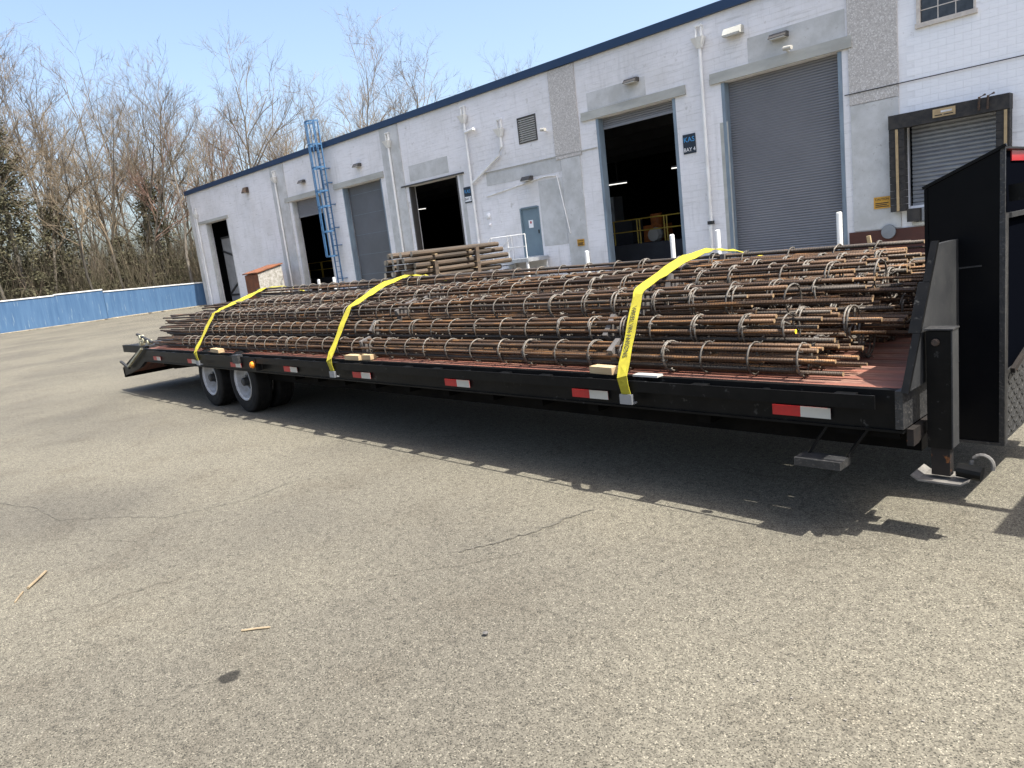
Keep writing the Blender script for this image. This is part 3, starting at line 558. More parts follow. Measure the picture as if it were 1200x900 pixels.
for L_ in range(9):
    for j in range(8 if L_ < 8 else 6):
        p = PC + PW*(.1+.2*j+random.uniform(-.01,.01)) + PA*random.uniform(-.28,.28)
        o = link('timber_post', pms[random.randrange(5)], None, (p.x, p.y, .1+L_*.213+random.uniform(-.006,.006))); o.rotation_euler = (random.random()*6, random.uniform(-.004,.004), AL+random.uniform(-.01,.01))
        tag(o, 'weathered round timber in the %s layer of the stack, %s' % (lay[L_], cols[j]), 'timber post', 'round timber posts stacked in the yard')
for L_ in range(8):
    for q, t_ in enumerate((.9+.15*math.sin(L_*2.1), 2.6+.2*math.sin(L_*1.7))):
        p = PC + PA*t_ - PW*.14; o = MB().box(-.05,.05,-.0,1.7,0,.026).build('stacking_batten', M['pine'], loc=(p.x,p.y,.1+L_*.213+.098)); o.rotation_euler = (0,0,AL)
        tag(o, 'thin batten between the %s and %s timber layers, %s end' % (lay[L_], lay[L_+1], ('near','far')[q]), 'batten', 'battens between the timber layers')
for q, (t_, h_) in enumerate(((2.75,1.78), (.95,1.45))):
    p = PC + PA*t_ - PW*.12; o = MB().box(-.07,.07,-.05,.05,0,h_).build('stack_upright', M['post_wood'], loc=p); o.rotation_euler = (-.02,.03,AL); tag(o, 'rough upright post against the long face of the timber stack, %s one' % ('taller' if h_ > 1.6 else 'shorter'), 'upright')

# ---------------------------------------------------------------- trailer
tr = empty('flatbed_trailer', (0,0,0), 0, 'black gooseneck flatbed trailer with red deck boards and tandem wheels', 'trailer')
YN, YF, XF, XR, ZD = 3.5, 6.09, -1.22, -12.2, .745
# deck boards
nb = 14; bwid = (YF-YN-.16)/nb
bmsh = MB().box(0,abs(XR-XF)-.06,.004,bwid-.004,0,.04).mesh('deck_board', M['deck'])
for k in range(nb): link('deck_board', bmsh, tr, (XR+.02, YN+.08+k*bwid, ZD-.04-.002*random.random()))
for y, sg in ((YN+.03,1), (YF-.03,-1)):
    b = MB(); o0 = y; b.box(XR,XF,min(y,y+sg*.045),max(y,y+sg*.045),ZD-.185,ZD+.004); b.box(XR,XF,min(y-sg*.012,y+sg*.06),max(y-sg*.012,y+sg*.06),ZD-.198,ZD-.186); b.build('side_channel', M['black'], tr)
    rr = MB().box(XR+.4,XF-.1,min(y-sg*.083,y-sg*.072),max(y-sg*.083,y-sg*.072),ZD-.074,ZD-.008).build('rub_rail', M['black'], tr)
    pk = MB(); pk.box(-.05,.05,-.071,-.002,.035,.09); pkm = pk.mesh('stake_pocket', M['black']); sp = MB().tube([(0,-.037,.035),(0,-.037,.09)], .022, 8).mesh('pipe_spool', M['black'])
    x = XR+.6; k = 0
    while x < XF-.15:
        o = link('stake_pocket' if k % 3 else 'pipe_spool', pkm if k % 3 else sp, tr, (x,y,ZD-.105))
        if sg < 0: o.rotation_euler = (0,0,math.pi)
        x += .405; k += 1
# reflective markers on the near side: two-tone pieces
for x in (-1.861,-3.276,-4.648,-6.053,-7.466,-8.885,-10.327,-11.74):
    t = MB().box(0,.305,-.0035,0,-.027,.027).build('reflective_strip', M['red_tape'], tr, (x,YN+.016,.616)); MB().box(.152,.306,-.0045,-.0036,-.0275,.0275).build('white_half', M['white_tape'], t)
    t['label'] = 'red and white reflective strip'
# rub rail near side must not hide the strips: strips sit on the channel web below it
ml = MB(); ml.lathe([(.001,-.035),(.028,-.03),(.038,-.012),(.04,0)], (0,0,0), 20); ml = ml.build('marker_lamp', M['amber'], tr, (-8.07,YN-.06,.655)); MB().box(-.07,.07,0,.08,-.07,.07).build('lamp_base', M['black'], ml)
MB().box(-8.55,-8.4,YN-.09,YN-.02,.66,.76).build('ratchet_bracket', M['black_worn'], tr)
# frame under deck
for y in (4.3,5.15):
    b = MB(); b.box(XR+.3,XF,y-.005,y+.005,.36,.62); b.box(XR+.3,XF,y-.07,y+.07,.345,.36); b.box(XR+.3,XF,y-.07,y+.07,.62,.633); b.build('main_beam', M['under'], tr)
cm = MB(); cm.box(-.03,.03,YN+.1,YF-.1,.635,.7); cm = cm.mesh('crossmember', M['under'])
for k in range(20): link('crossmember', cm, tr, (XR+.45+k*.53,0,0))
tabm = MB().box(-.045,.045,YN+.12,YN+.24,.47,.562).mesh('frame_tab', M['under'])
for x in (-2.35,-3.2,-3.72,-4.25,-4.8,-5.35,-5.9,-6.45,-7.0,-7.5): link('frame_tab', tabm, tr, (x,0,0))
b = MB(); b.box(XR+3.6,XF,YN+.25,YN+.33,.40,.56); b.box(XR+3.6,XF-.0,YN+.26,YN+.30,.562,.7); b.build('inner_rail', M['under'], tr)
# axles and wheels
def tyre_m(r, wd):
    b = MB(); pr = [(r*.60,-wd*.40),(r*.64,-wd*.47),(r*.80,-wd*.5),(r*.93,-wd*.46),(r*.975,-wd*.40),(r*.995,-wd*.34)]
    for k in range(4):
        y = -wd*.30+k*wd*.17; pr += [(r,y-.02),(r,y+.012),(r-.012,y+.014),(r-.012,y+.024)]
    pr += [(r,wd*.33),(r*.995,wd*.36),(r*.975,wd*.42),(r*.93,wd*.47),(r*.80,wd*.5),(r*.64,wd*.47),(r*.60,wd*.40)]
    b.lathe(pr, (0,0,0), 56); me = b.mesh('tyre', M['tyre']); me.shade_smooth() if False else None; return me
TR = .385; tym = tyre_m(TR, .225)
rm = MB(); rm.lathe([(.235,-.105),(.228,-.11),(.222,-.095),(.205,-.09),(.198,-.04),(.180,.0),(.165,.012),(.135,.02),(.112,.012),(.095,.0),(.085,-.01),(.001,-.012)], (0,0,0), 48, skip=lambda i, j: i in (6, 7) and (j % 6) in (2,3,4))
rm.lathe([(.235,-.105),(.24,.1)], (0,0,0), 48); rmm = rm.mesh('rim', M['rim'])
hb = MB(); hb.lathe([(.001,-.11),(.035,-.11),(.05,-.1),(.055,-.04),(.075,-.03),(.08,-.005)], (0,0,0), 20); hbm = hb.mesh('hub', M['dark'])
ln_ = MB().tube([(0,-.035,0),(0,-.005,0)], .012, 6).mesh('wheel_nut', M['galv'])
bkm = MB(); bkm.lathe([(.001,.06),(.22,.06)], (0,0,0), 24); bkm = bkm.mesh('brake_drum', M['dark'])
for ax in (-8.8,-9.85):
    MB().tube([(ax,3.75,TR),(ax,5.85,TR)], .06, 10).build('axle', M['under'], tr)
    MB().box(ax-.45,ax+.45,4.2,4.28,.42,.5).build('leaf_spring', M['under'], tr)
    for y, sg in ((3.69,0), (3.97,0), (5.9,math.pi), (5.62,math.pi)):
        wl = empty('wheel', (ax,y,TR), sg); wl.parent = tr
        link('tyre', tym, wl); link('rim', rmm, wl); link('brake_drum', bkm, wl)
        if y in (3.69,5.9):
            link('hub', hbm, wl)
            for k in range(8): link('wheel_nut', ln_, wl, (.085*math.cos(k*math.pi/4),-.005,.085*math.sin(k*math.pi/4)))
# dovetail and ramps at the rear
for y in (YN+.03, YF-.08):
    MB().prism([(XR,y,ZD),(XR,y,.56),(-12.55,y,.44),(-13.42,y,.27),(-13.5,y,.40),(-12.5,y,ZD-.03)], (0,.05,0)).build('dovetail_rail', M['black'], tr)
MB().prism([(XR-.01,YN+.1,.70),(XR-.01,YN+.1,.62),(-13.4,YN+.1,.30),(-13.4,YN+.1,.37)], (0,2.38,0)).build('dovetail_deck', M['deck'], tr)
MB().box(-13.5,-13.42,YN+.03,YF-.03,.24,.40).build('rear_bumper', M['under'], tr)
for k in range(2): MB().box(-13.505,-13.5,YN+.3+k*1.9,YN+.5+k*1.9,.3,.36).build('tail_lamp', M['red_light'], tr)
MB().prism([(-10.9,YN+.5,.58),(-11.5,YN+.5,.40),(-12.4,YN+.5,.33),(-12.9,YN+.5,.38),(-12.9,YN+.5,.48),(-12.3,YN+.5,.58)], (0,.08,0)).build('dovetail_beam', M['under'], tr)
for y in (YN+.09, YN+1.35):
    rp = MB(); rp.box(-13.48,-12.3,y,y+.06,ZD-.085,ZD+.03); rp.box(-13.48,-12.3,y+1.0,y+1.06,ZD-.085,ZD+.03); rp = rp.build('ramp', M['black'], tr)
    for k in range(11): MB().box(-13.44+.105*k,-13.37+.105*k,y+.062,y+.998,ZD-.02,ZD+.025).build('ramp_rung', M['black_worn'], rp)
# ratchets with rolled white webbing at the rear corner
for q, (p0, p1, mt_, nm) in enumerate((((-12.1,YN-.02,.76),(-13.0,YN-.02,.44),'cream_web','loose_strap'), ((-12.25,YN+.0,.98),(-11.6,YN+.0,.86),'dark','ratchet_bar'), ((-13.35,YN-.02,.52),(-12.95,YN-.02,.42),'dark','ratchet_bar'))):
    MB().bar(p0, p1, .035, .03).build(nm, M[mt_], tr)
for p in ((-12.02,YN,.84), (-11.86,YN,.885), (-12.0,YN,.93), (-11.66,YN,.86)): MB().tube([(p[0]-.09,p[1]-.03,p[2]),(p[0]-.09,p[1]+.04,p[2])], .038, 10).build('strap_roll', M['cream_web'], tr)
# hanging step
stp = MB(); stp.box(-1.70,-1.47,YN-.1,YN+.02,.365,.405); stp = stp.build('side_step', M['black_worn'], tr)
for x, x2 in ((-1.68,-1.56), (-1.49,-1.36)): MB().bar((x,YN+.01,.39), (x2,YN+.06,.60), .035, .012).build('step_hanger', M['black'], stp)
# front: end beam, slanted bulkhead with side flange, neck housing
MB().box(XF-.03,XF+.004,YN+.002,YF-.002,ZD-.175,ZD+.006).build('front_beam', M['black_worn'], tr)
MB().prism([(XF+.008,YN-.03,ZD+.012),(XF+.008,YN+.40,1.385),(XF+.008,YF-.40,1.385),(XF+.008,YF+.03,ZD+.012)], (.03,0,0)).build('bulkhead', M['plate'], tr)
for sg, (ya, yb) in ((1,(YN-.03,YN+.40)), (-1,(YF+.03,YF-.40))):
    for z0_, z1_, dp in ((ZD+.008,1.0,-.008), (1.002,1.22,.012), (1.222,1.40,-.008)):
        f = lambda z: ya + (yb-ya)*(z-ZD)/(1.40-ZD)
        MB().prism([(XF+.040,f(z0_)-.008*sg,z0_),(XF+.040,f(z1_)-.008*sg,z1_),(XF-dp,f(z1_)-.008*sg,z1_),(XF-dp,f(z0_)-.008*sg,z0_)], (0,.02*sg,0)).build('bulkhead_flange', M['black'], tr)
MB().box(XF-.34,XF-.035,YN+.07,YN+.09,ZD-.24,ZD-.20).build('corner_bracket', M['under'], tr)
cb_ = MB(); cb_.prism([(XF+.005,YN+.04,ZD-.18),(XF+.005,YN+.42,ZD-.18),(XF+.005,YN+.10,ZD-.26),(XF+.005,YN+.04,ZD-.26)], (.03,0,0)); cb_.build('corner_bracket', M['rust_dark'], tr)
BX0, BX1, BY0, BY1 = -1.33, -.985, 4.2, 5.45
nk = MB(); nk.prism([(BX0,BY0,.33),(BX1,BY0,.33),(BX1,BY0,1.80),(BX0,BY0,1.65)], (0,.012,0)); nk = nk.build('neck_housing', M['black_clean'], tr)
MB().prism([(BX0,BY1,.33),(BX1,BY1,.33),(BX1,BY1,1.80),(BX0,BY1,1.65)], (0,-.012,0)).build('housing_side', M['black_clean'], nk)
MB().prism([(BX0,BY0+.014,1.65),(BX1,BY0+.014,1.80),(BX1,BY0+.014,1.79),(BX0,BY0+.014,1.64)], (0,BY1-BY0-.028,0)).build('housing_top', M['black_clean'], nk)
MB().box(BX1-.03,BX1-.02,BY0+.014,BY1-.014,.34,1.78).build('housing_back', M['neck_panel'], nk)
MB().box(BX0,BX0+.01,BY0+.014,BY1-.014,.34,1.64).build('housing_back', M['neck_panel'], nk)
MB().box(BX1-.018,BX1+.006,BY0-.006,BY0+.05,.33,1.49).build('corner_angle', M['black_worn'], nk)
MB().box(BX1-.018,BX1+.003,BY0-.003,BY0+.012,1.492,1.80).build('corner_angle', M['black_worn'], nk)
MB().box(BX1-.018,BX1+.004,BY0+.052,BY1-.02,1.463,1.487).build('frame_rail', M['plate'], nk)
MB().box(BX0-.004,BX0+.012,BY0-.006,BY0+.010,.33,1.648).build('corner_angle', M['black_clean'], nk)
MB().bar((BX0-.01,BY0-.003,1.654),(BX1+.008,BY0-.003,1.806),.02,.014).build('top_edge', M['black'], nk)
MB().bar((BX0,BY0-.004,.336),(BX1,BY0-.004,.336),.012,.014).build('bottom_edge', M['black_worn'], nk)
MB().bar((BX1+.015,BY0+.10,.70),(BX1+.015,BY0+.45,.78),.02,.025).build('diagonal_rod', M['rust_dark'], nk)
dp_ = MB(); dp_.box(BX1-.018,BX1-.008,BY0+.055,BY1-.02,.335,.70); 
for i in range(22):
    for j in range(9):
        y, z = BY0+.07+i*.052, .35+j*.038
        if (i+j) % 2: dp_.bar((BX1-.008,y,z),(BX1-.008,y+.03,z+.022),.006,.007)
        else: dp_.bar((BX1-.008,y,z+.022),(BX1-.008,y+.03,z),.006,.007)
dp_.build('tread_plate', M['black_worn'], nk)
t = MB().box(BX1-.019,BX1-.014,BY0+.19,BY0+.46,1.735,1.795).build('red_reflector', M['red_light'], nk)
for a_, c_ in (((BX0+.09,BY0-.0015,1.235),(BX0+.25,BY0-.0015,1.245)),): MB().bar(a_, c_, .003, .008).build('dent_scratch', M['black_worn'], nk)
# neck beam beyond the frame edge; box and bar added to shade the yard
MB().box(-.9,2.6,5.2,5.44,1.45,1.78).build('neck_beam', M['black'], tr); MB().box(.02,2.3,4.0,5.0,.85,1.82).build('front_toolbox', M['black_clean'], tr)
MB().bar((BX1,4.3,1.58),(.02,4.3,1.64),.05,.08).build('tie_bar', M['black'], tr)
MB().tube([(2.4,4.8,1.5),(2.4,4.8,.75)], .07, 12).build('coupler', M['dark'], tr); MB().box(-.9,2.6,4.55,4.75,1.5,1.6).build('neck_beam', M['black'], tr) if False else None
# landing leg
jk = MB(); jk.box(-1.165,-1.062,3.66,3.73,.45,1.005); jk = jk.build('landing_leg', M['black'], tr)
MB().box(-1.060,-1.054,3.652,3.738,.46,1.01).build('leg_plate', M['plate'], jk); MB().box(-1.172,-1.050,3.648,3.742,1.012,1.018).build('leg_cap', M['black_worn'], jk)
MB().box(-1.153,-1.074,3.67,3.722,.315,.448).build('inner_leg', M['rust_dark'], jk)
bl = MB(); bl.lathe([(.001,-.016),(.014,-.016),(.018,-.004),(.018,0)], (-1.125,3.659,.955), 10); bl.build('bolt', M['rust_patch'], jk)
ft = MB(); ft.prism([(-1.23,3.63,.315),(-1.20,3.63,.295),(-1.02,3.63,.295),(-.99,3.63,.315),(-.99,3.63,.308),(-1.02,3.63,.286),(-1.20,3.63,.286),(-1.235,3.63,.308)], (0,.18,0)); ft.build('foot_plate', M['mottled_steel'], jk)
MB().tube([(-1.05,3.70,.345),(-.95,3.70,.335)], .034, 12).build('cross_tube', M['black'], jk)
hk = MB(); hk.tube([(-.955+.045*math.cos(math.radians(t_)), 3.72, .37+.05*math.sin(math.radians(t_))) for t_ in range(200, -40, -20)], .009, 6); hk.build('release_hook', M['mottled_steel'], jk)

# ---------------------------------------------------------------- rebar cages
LEN = 10.2; RC = .072
def barmesh(k, var, mt, cap):
    rr = .0135 if var else .0115; n = 6; b = MB(); an = 2*math.pi*k/8; pts = []; segs = 26; r0 = random.uniform(.03,.6)
    tap = random.uniform(.55,1.0); ph, am = random.uniform(0,6), random.uniform(.002,.006)
    for i in range(segs+1):
        x = LEN*i/segs; t_ = min(1, x/.6); R_ = RC*(tap+(1-tap)*t_**.8)
        w_ = am*math.sin(x*1.3+ph); pts.append((x, R_*math.cos(an)+w_, R_*math.sin(an)+am*.6*math.sin(x*.9+ph*2)))
    b.tube(pts, rr, n); k_ = len(b.f); b.m[k_-1] = 1; b.m[k_-2] = 1
    me = b.mesh('bar', [mt, cap]); me.polygons.foreach_set('use_smooth', [len(p.vertices) == 4 for p in me.polygons]); return me
bars = [[barmesh(k, v, M['rebar'] if (k+v) % 3 else M['rebar_grey'], M['cut_end']) for k in range(8)] for v in range(3)]
yel = barmesh(4, 1, M['rebar'], M['yellow_end'])
def thinbar(k):
    b = MB(); R_ = random.uniform(.03,.07); ph = random.uniform(0,6); am = random.uniform(.006,.016); pts = [(LEN*i/30, R_+am*math.sin(i*.7+ph), am*math.sin(i*.45+ph*2)) for i in range(31)]
    b.tube(pts, random.choice([.006,.0075,.009]), 5); k_ = len(b.f); b.m[k_-1] = 1; b.m[k_-2] = 1; return b.mesh('bar', [M['rebar'], M['cut_end']])
thin = [thinbar(k) for k in range(6)]
def stirrup(seed):
    R_ = .0895; rnd = random.Random(seed); a0 = rnd.uniform(0,6.28); pts = []
    n = 20
    pts.append((.012, (R_-.045)*math.cos(a0-.25), (R_-.045)*math.sin(a0-.25)))
    for i in range(n+2): a = a0+2*math.pi*i/n; pts.append((.012*(1-i/n)-.006+.0015*math.sin(3*a), (R_+.002*math.sin(2*a+seed))*math.cos(a), (R_+.002*math.sin(2*a+seed))*math.sin(a)))
    pts.append((-.012, (R_-.045)*math.cos(a0+.6), (R_-.045)*math.sin(a0+.6)))
    q_ = MB(); q_.tube(pts, .0062, 5)
    for k in range(8):
        a = 2*math.pi*k/8+rnd.uniform(-.05,.05); rr_ = R_-.004; y_, z_ = rr_*math.cos(a), rr_*math.sin(a); x_ = rnd.uniform(-.006,.006)
        if rnd.random() < .8: q_.tube([(x_-.02,y_*.93,z_*.93),(x_+.002,y_*1.09,z_*1.09),(x_+.022,y_*.95,z_*.95),(x_+.022+rnd.uniform(-.02,.02),y_*rnd.uniform(.75,1.2),z_*rnd.uniform(.75,1.2))], .0028, 3)
    me = q_.mesh('stirrup', M['stirrup']); me.polygons.foreach_set('use_smooth', [len(p.vertices) == 4 for p in me.polygons]); return me
sts = [stirrup(k) for k in range(6)]
spm = MB(); spm.box(-.02,.02,-.06,.06,-.085,.085); spm = spm.mesh('spacer', M['spacer'])
cages = []
layers = [('bottom', .842, [3.70+.2*i for i in range(12)]), ('second', .988, [3.865+.21*i for i in range(10)]), ('third', 1.125, [4.055+.21*i for i in range(8)]), ('fourth', 1.215, [4.50+.215*i for i in range(4)]), ('top', 1.27, [5.40])]
ordn = ['nearest the rub rail','second from the near edge','third from the near edge','fourth from the near edge','fifth from the near edge','sixth from the near edge','seventh from the near edge','eighth from the near edge','ninth from the near edge','tenth from the near edge','eleventh from the near edge','at the far deck edge']
for nm, z, ys in layers:
    for j, y in enumerate(ys):
        xe = {('bottom',0):-1.50, ('second',0):-1.62, ('third',0):-1.9, ('top',0):-1.62}.get((nm,j), random.uniform(-1.75,-1.38))
        xe = min(xe, -1.38); x0 = xe-LEN+.0
        lab = 'rusty rebar cage in the %s layer of the load, %s' % (nm, ordn[j]) if nm != 'top' else 'single rebar cage lying highest on the load towards its far side'
        cg = empty('rebar_cage', (x0,y,z), 0, lab, 'rebar cage', 'rebar cages strapped on the flatbed'); slope = .0
        if nm == 'top': cg.rotation_euler = (.4, .0095, 0); cg.location.z = z+.085
        else: cg.rotation_euler = (random.uniform(-.35,.35), random.uniform(-.0012,.0012), random.uniform(-.002,.002))
        v = random.randrange(3)
        for k in range(8):
            if k == 0 and v == 2: pass
            me = bars[random.randrange(3)][k]
            if nm == 'second' and j == 0 and k == 4: me = yel
            link('bar', me, cg, (random.uniform(-.42,.0),0,0))
        for k in range(2): link('bar', thin[random.randrange(6)], cg, (random.uniform(-.5,.1),0,0), (random.uniform(0,6.28),0,0))
        x = .9+random.uniform(0,.2); pitch = .30 if nm != 'top' else .33
        while x < LEN-.1:
            xx = x+random.uniform(-.03,.03)
            link('stirrup', sts[random.randrange(6)], cg, (xx,0,0), (random.uniform(0,6.28), random.uniform(-.08,.08), random.uniform(-.10,.10)))
            if random.random() < (.55 if x > LEN-2.6 else .12): link('stirrup', sts[random.randrange(6)], cg, (xx+.02,0,0), (random.uniform(0,6.28), random.uniform(-.1,.1), random.uniform(-.14,.14)))
            x += (pitch if x > 4.5 else pitch*.86)*random.uniform(.9,1.1)
        if j < 2 or nm in ('fourth','top'):
            for xs in (-5.95, -3.1): link('spacer', spm, cg, (xs-x0+random.uniform(-.15,.15),0,0), (random.uniform(0,3),0,0))
        cages.append(cg)

# loose bars lying among the cages near the bulkhead
for k in range(16):
    ly = random.choice([.80,.93,1.06]); y = 3.9+.13*k; L_ = random.uniform(1.2,2.6)
    o = MB().tube([(-L_,0,0),(-L_*.5,.01,.004),(0,0,0)], .013, 6); o.m[-1] = 1; o = o.build('loose_bar', [M['rebar'], M['cut_end']], loc=(random.uniform(-1.5,-1.30),y,ly+.07)); o.rotation_euler = (0,random.uniform(-.02,.02),random.uniform(-.03,.03))
    tag(o, 'loose rebar end poking out of the load towards the bulkhead', 'rebar', 'loose bar ends near the bulkhead')

# ---------------------------------------------------------------- cargo straps
def strap(name, pts, wd, lab, text=None):
    root = empty(name, pts[0][0], 0, lab, 'cargo strap', 'yellow cargo straps over the load'); o0 = Vector(pts[0][0]); b = MB(); th = .004
    P = [Vector(p)-o0 for p, _ in pts]; D = [math.radians(a) for _, a in pts]; rows = []
    # smooth resample
    Q = []
    for i in range(len(P)-1):
        n = 6 if (P[i+1]-P[i]).length > .25 else 2
        for k in range(n): t_ = k/n; Q.append((P[i].lerp(P[i+1], t_), D[i]*(1-t_)+D[i+1]*t_))
    Q.append((P[-1], D[-1]))
    for i, (p, a) in enumerate(Q):
        tg = (Q[min(i+1,len(Q)-1)][0]-Q[max(i-1,0)][0]).normalized(); side = Vector((1,0,0)) - tg*tg.x; side.normalize(); nrm = side.cross(tg)
        a += .10*math.sin(i*1.7)+.06*math.sin(i*3.1+1); p = p + nrm*.003*math.sin(i*2.3); s2_ = (math.cos(a)*side + math.sin(a)*nrm); n2 = s2_.cross(tg)
        rows.append([b.av(p-s2_*wd/2+n2*th/2), b.av(p+s2_*wd/2+n2*th/2), b.av(p+s2_*wd/2-n2*th/2), b.av(p-s2_*wd/2-n2*th/2)])
    for a, c in zip(rows, rows[1:]):
        for j in range(4): b.face([a[j], c[j], c[(j+1) % 4], a[(j+1) % 4]])
    b.face(rows[0]); b.face(rows[-1][::-1]); b.build('webbing', M['yellow_strap'], root)
    hk_ = MB(); hk_.box(-.045,.045,-.012,.01,-.06,.0); hk_.box(-.045,.045,.01,.04,-.06,-.05); hk_.build('flat_hook', M['galv'], root, (0,0,0))
    if text:
        i0, i1 = 1, 2; a_, c_ = P[i0], P[i1]; tg = (a_-c_).normalized(); side = (Vector((1,0,0)) - tg*tg.x).normalized(); nrm = tg.cross(side)*1
        if nrm.y > 0: nrm = -nrm
        me = textmesh(text, .047, .0006); me.materials.append(M['print']); t_ = link('lettering', me, root); mid = (a_*.47+c_*.53) + nrm*.012
        X_ = tg; Z_ = nrm; Y_ = Z_.cross(X_); mt_ = Matrix((X_, Y_, Z_)).transposed().to_4x4(); mt_.translation = mid; t_.matrix_local = mt_
    return root
strap('cargo_strap', [((-2.76,3.435,.655),0),((-2.775,3.425,.765),0),((-2.97,3.905,1.20),0),((-3.03,4.02,1.235),-12),((-3.18,4.75,1.365),-38),((-3.31,5.36,1.405),-14),((-3.22,5.60,1.365),-20),((-3.05,5.85,1.27),-20),((-2.95,6.16,.95),0),((-2.92,6.18,.63),0)], .072,
      'yellow cargo strap with black lettering nearest the bulkhead', 'VIREEL VIN ANSONS')
strap('cargo_strap', [((-6.28,3.435,.655),0),((-6.30,3.425,.765),0),((-6.60,3.905,1.20),0),((-6.66,4.02,1.23),-10),((-7.2,4.75,1.365),-32),((-7.56,5.36,1.425),-8),((-7.5,5.62,1.39),-16),((-7.45,5.95,1.26),-20),((-7.4,6.16,.9),0),((-7.4,6.18,.63),0)], .078,
      'middle yellow cargo strap over the rebar load', None)
strap('cargo_strap', [((-9.72,3.435,.655),0),((-9.74,3.425,.765),0),((-10.14,3.905,1.20),0),((-10.3,4.1,1.25),-8),((-11.0,4.75,1.33),-30),((-11.55,5.36,1.44),-5),((-11.4,5.62,1.43),-14),((-11.2,5.95,1.28),-20),((-11.1,6.16,.9),0),((-11.1,6.18,.63),0)], .075,
      'yellow cargo strap nearest the rear wheels end', None)
for k, (x, y, L_, lab) in enumerate(((-3.02,3.56,.20,'pale sawn wood block under the strap nearest the bulkhead'), (-6.05,3.56,.24,'pale wood block on the deck edge beside the middle strap'), (-5.9,3.60,.18,'second short wood block by the middle strap, lying behind the first'), (-9.35,3.56,.35,'pale wood block on the deck edge beside the rear strap'))):
    o = MB().box(-L_/2,L_/2,-.035,.04,0,.045).build('wood_block', M['pine'], loc=(x,y,ZD+.006)); o.rotation_euler = (0,0,.12*(k % 3)-.1); tag(o, lab, 'wood block', 'wood blocks on the deck edge')
o = MB().box(-.09,.09,-.03,.03,0,.012).build('edge_protector', M['white_tape'], loc=(-2.66,3.53,ZD+.008)); tag(o, 'white edge protector beside the strap nearest the bulkhead', 'edge protector')

# ---------------------------------------------------------------- debris on the yard
def twig(pts, r, mt, lab, nm='stick', cat='stick'): o = MB().tube(pts, r, 6).build(nm, M[mt]); return tag(o, lab, cat)
twig([(-3.30,1.12,.006),(-3.25,1.175,.008),(-3.21,1.22,.006)], .005, 'stick', 'short pale stick lying on the asphalt left of centre')
twig([(-4.95,.55,.01),(-5.06,.63,.014),(-5.15,.68,.01)], .008, 'stick', 'tan shard of wood lying at the far left of the yard')
twig([(-4.80,.46,.005),(-4.93,.52,.005)], .005, 'stick', 'thin pale twig beside the tan shard at the far left')
d = MB(); d.lathe([(.001,-.008),(.011,-.004),(.013,.003),(.001,.008)], (0,0,0), 8); o = d.build('stone', M['stone'], loc=(-2.3,1.77,.012)); o.rotation_euler = (1.57,0,0); tag(o, 'small dark stone lying on the asphalt near the middle of the yard', 'stone')
gv = MB(); rg_ = random.Random(5)
for k in range(500):
    x = rg_.uniform(-9,.5); y = rg_.uniform(.1,3.2); s = rg_.uniform(.002,.0045); gv.box(x-s,x+s,y-s,y+s*.7,.0,s*1.1)
tag(gv.build('loose_gravel', M['grit']), 'scattered grit on the asphalt', kind='stuff')
lf = MB()
for k in range(900):
    x = -57.7+rg_.random()**2*2.2; y = rg_.uniform(2,22); s = rg_.uniform(.03,.07); a_ = rg_.uniform(0,3); z = rg_.uniform(.01,.05)
    lf.quad((x-s*math.cos(a_),y-s*math.sin(a_),z),(x+s*.6*math.sin(a_),y-s*.6*math.cos(a_),z+.01),(x+s*math.cos(a_),y+s*math.sin(a_),z),(x-s*.6*math.sin(a_),y+s*.6*math.cos(a_),z+.015))
tag(lf.build('blown_leaves', M['litter']), 'dry leaves blown against the foot of the blue wall', kind='stuff')
# long tar seam curving across the yard
def seam(pts, wd, lab):
    b = MB(); P = [Vector((*p, .004)) for p in pts]; Q = []
    for i in range(len(P)-1):
        for k in range(8):
            t_ = k/8; Q.append(P[i].lerp(P[i+1], t_) + Vector((rg_.uniform(-.014,.014), rg_.uniform(-.014,.014), 0)))
    for i in range(len(Q)-1):
        d_ = (Q[i+1]-Q[i]).normalized(); n_ = Vector((-d_.y, d_.x, 0)); w1 = wd*rg_.uniform(.3,1); 
        b.quad(Q[i]-n_*w1, Q[i+1]-n_*w1, Q[i+1]+n_*w1, Q[i]+n_*w1)
    tag(b.build('asphalt_seam', M['seam']), lab, kind='structure')
M['seam'] = mat('seam_fill', (.06,.055,.044), .9, var=(.11,.10,.078), vscale=60, contrast=.05)
seam([(-3.10,2.28),(-3.02,2.45),(-2.93,2.7),(-2.9,2.95),(-2.85,3.15)], .012, 'dark crack curving towards the trailer')
seam([(-9.3,.3),(-8.4,.62),(-7.6,.72),(-6.9,.95),(-6.3,1.0),(-5.8,1.35),(-5.5,1.5),(-5.3,2.0),(-5.36,2.4),(-5.2,2.9)], .0045, 'thin long crack across the left of the yard')

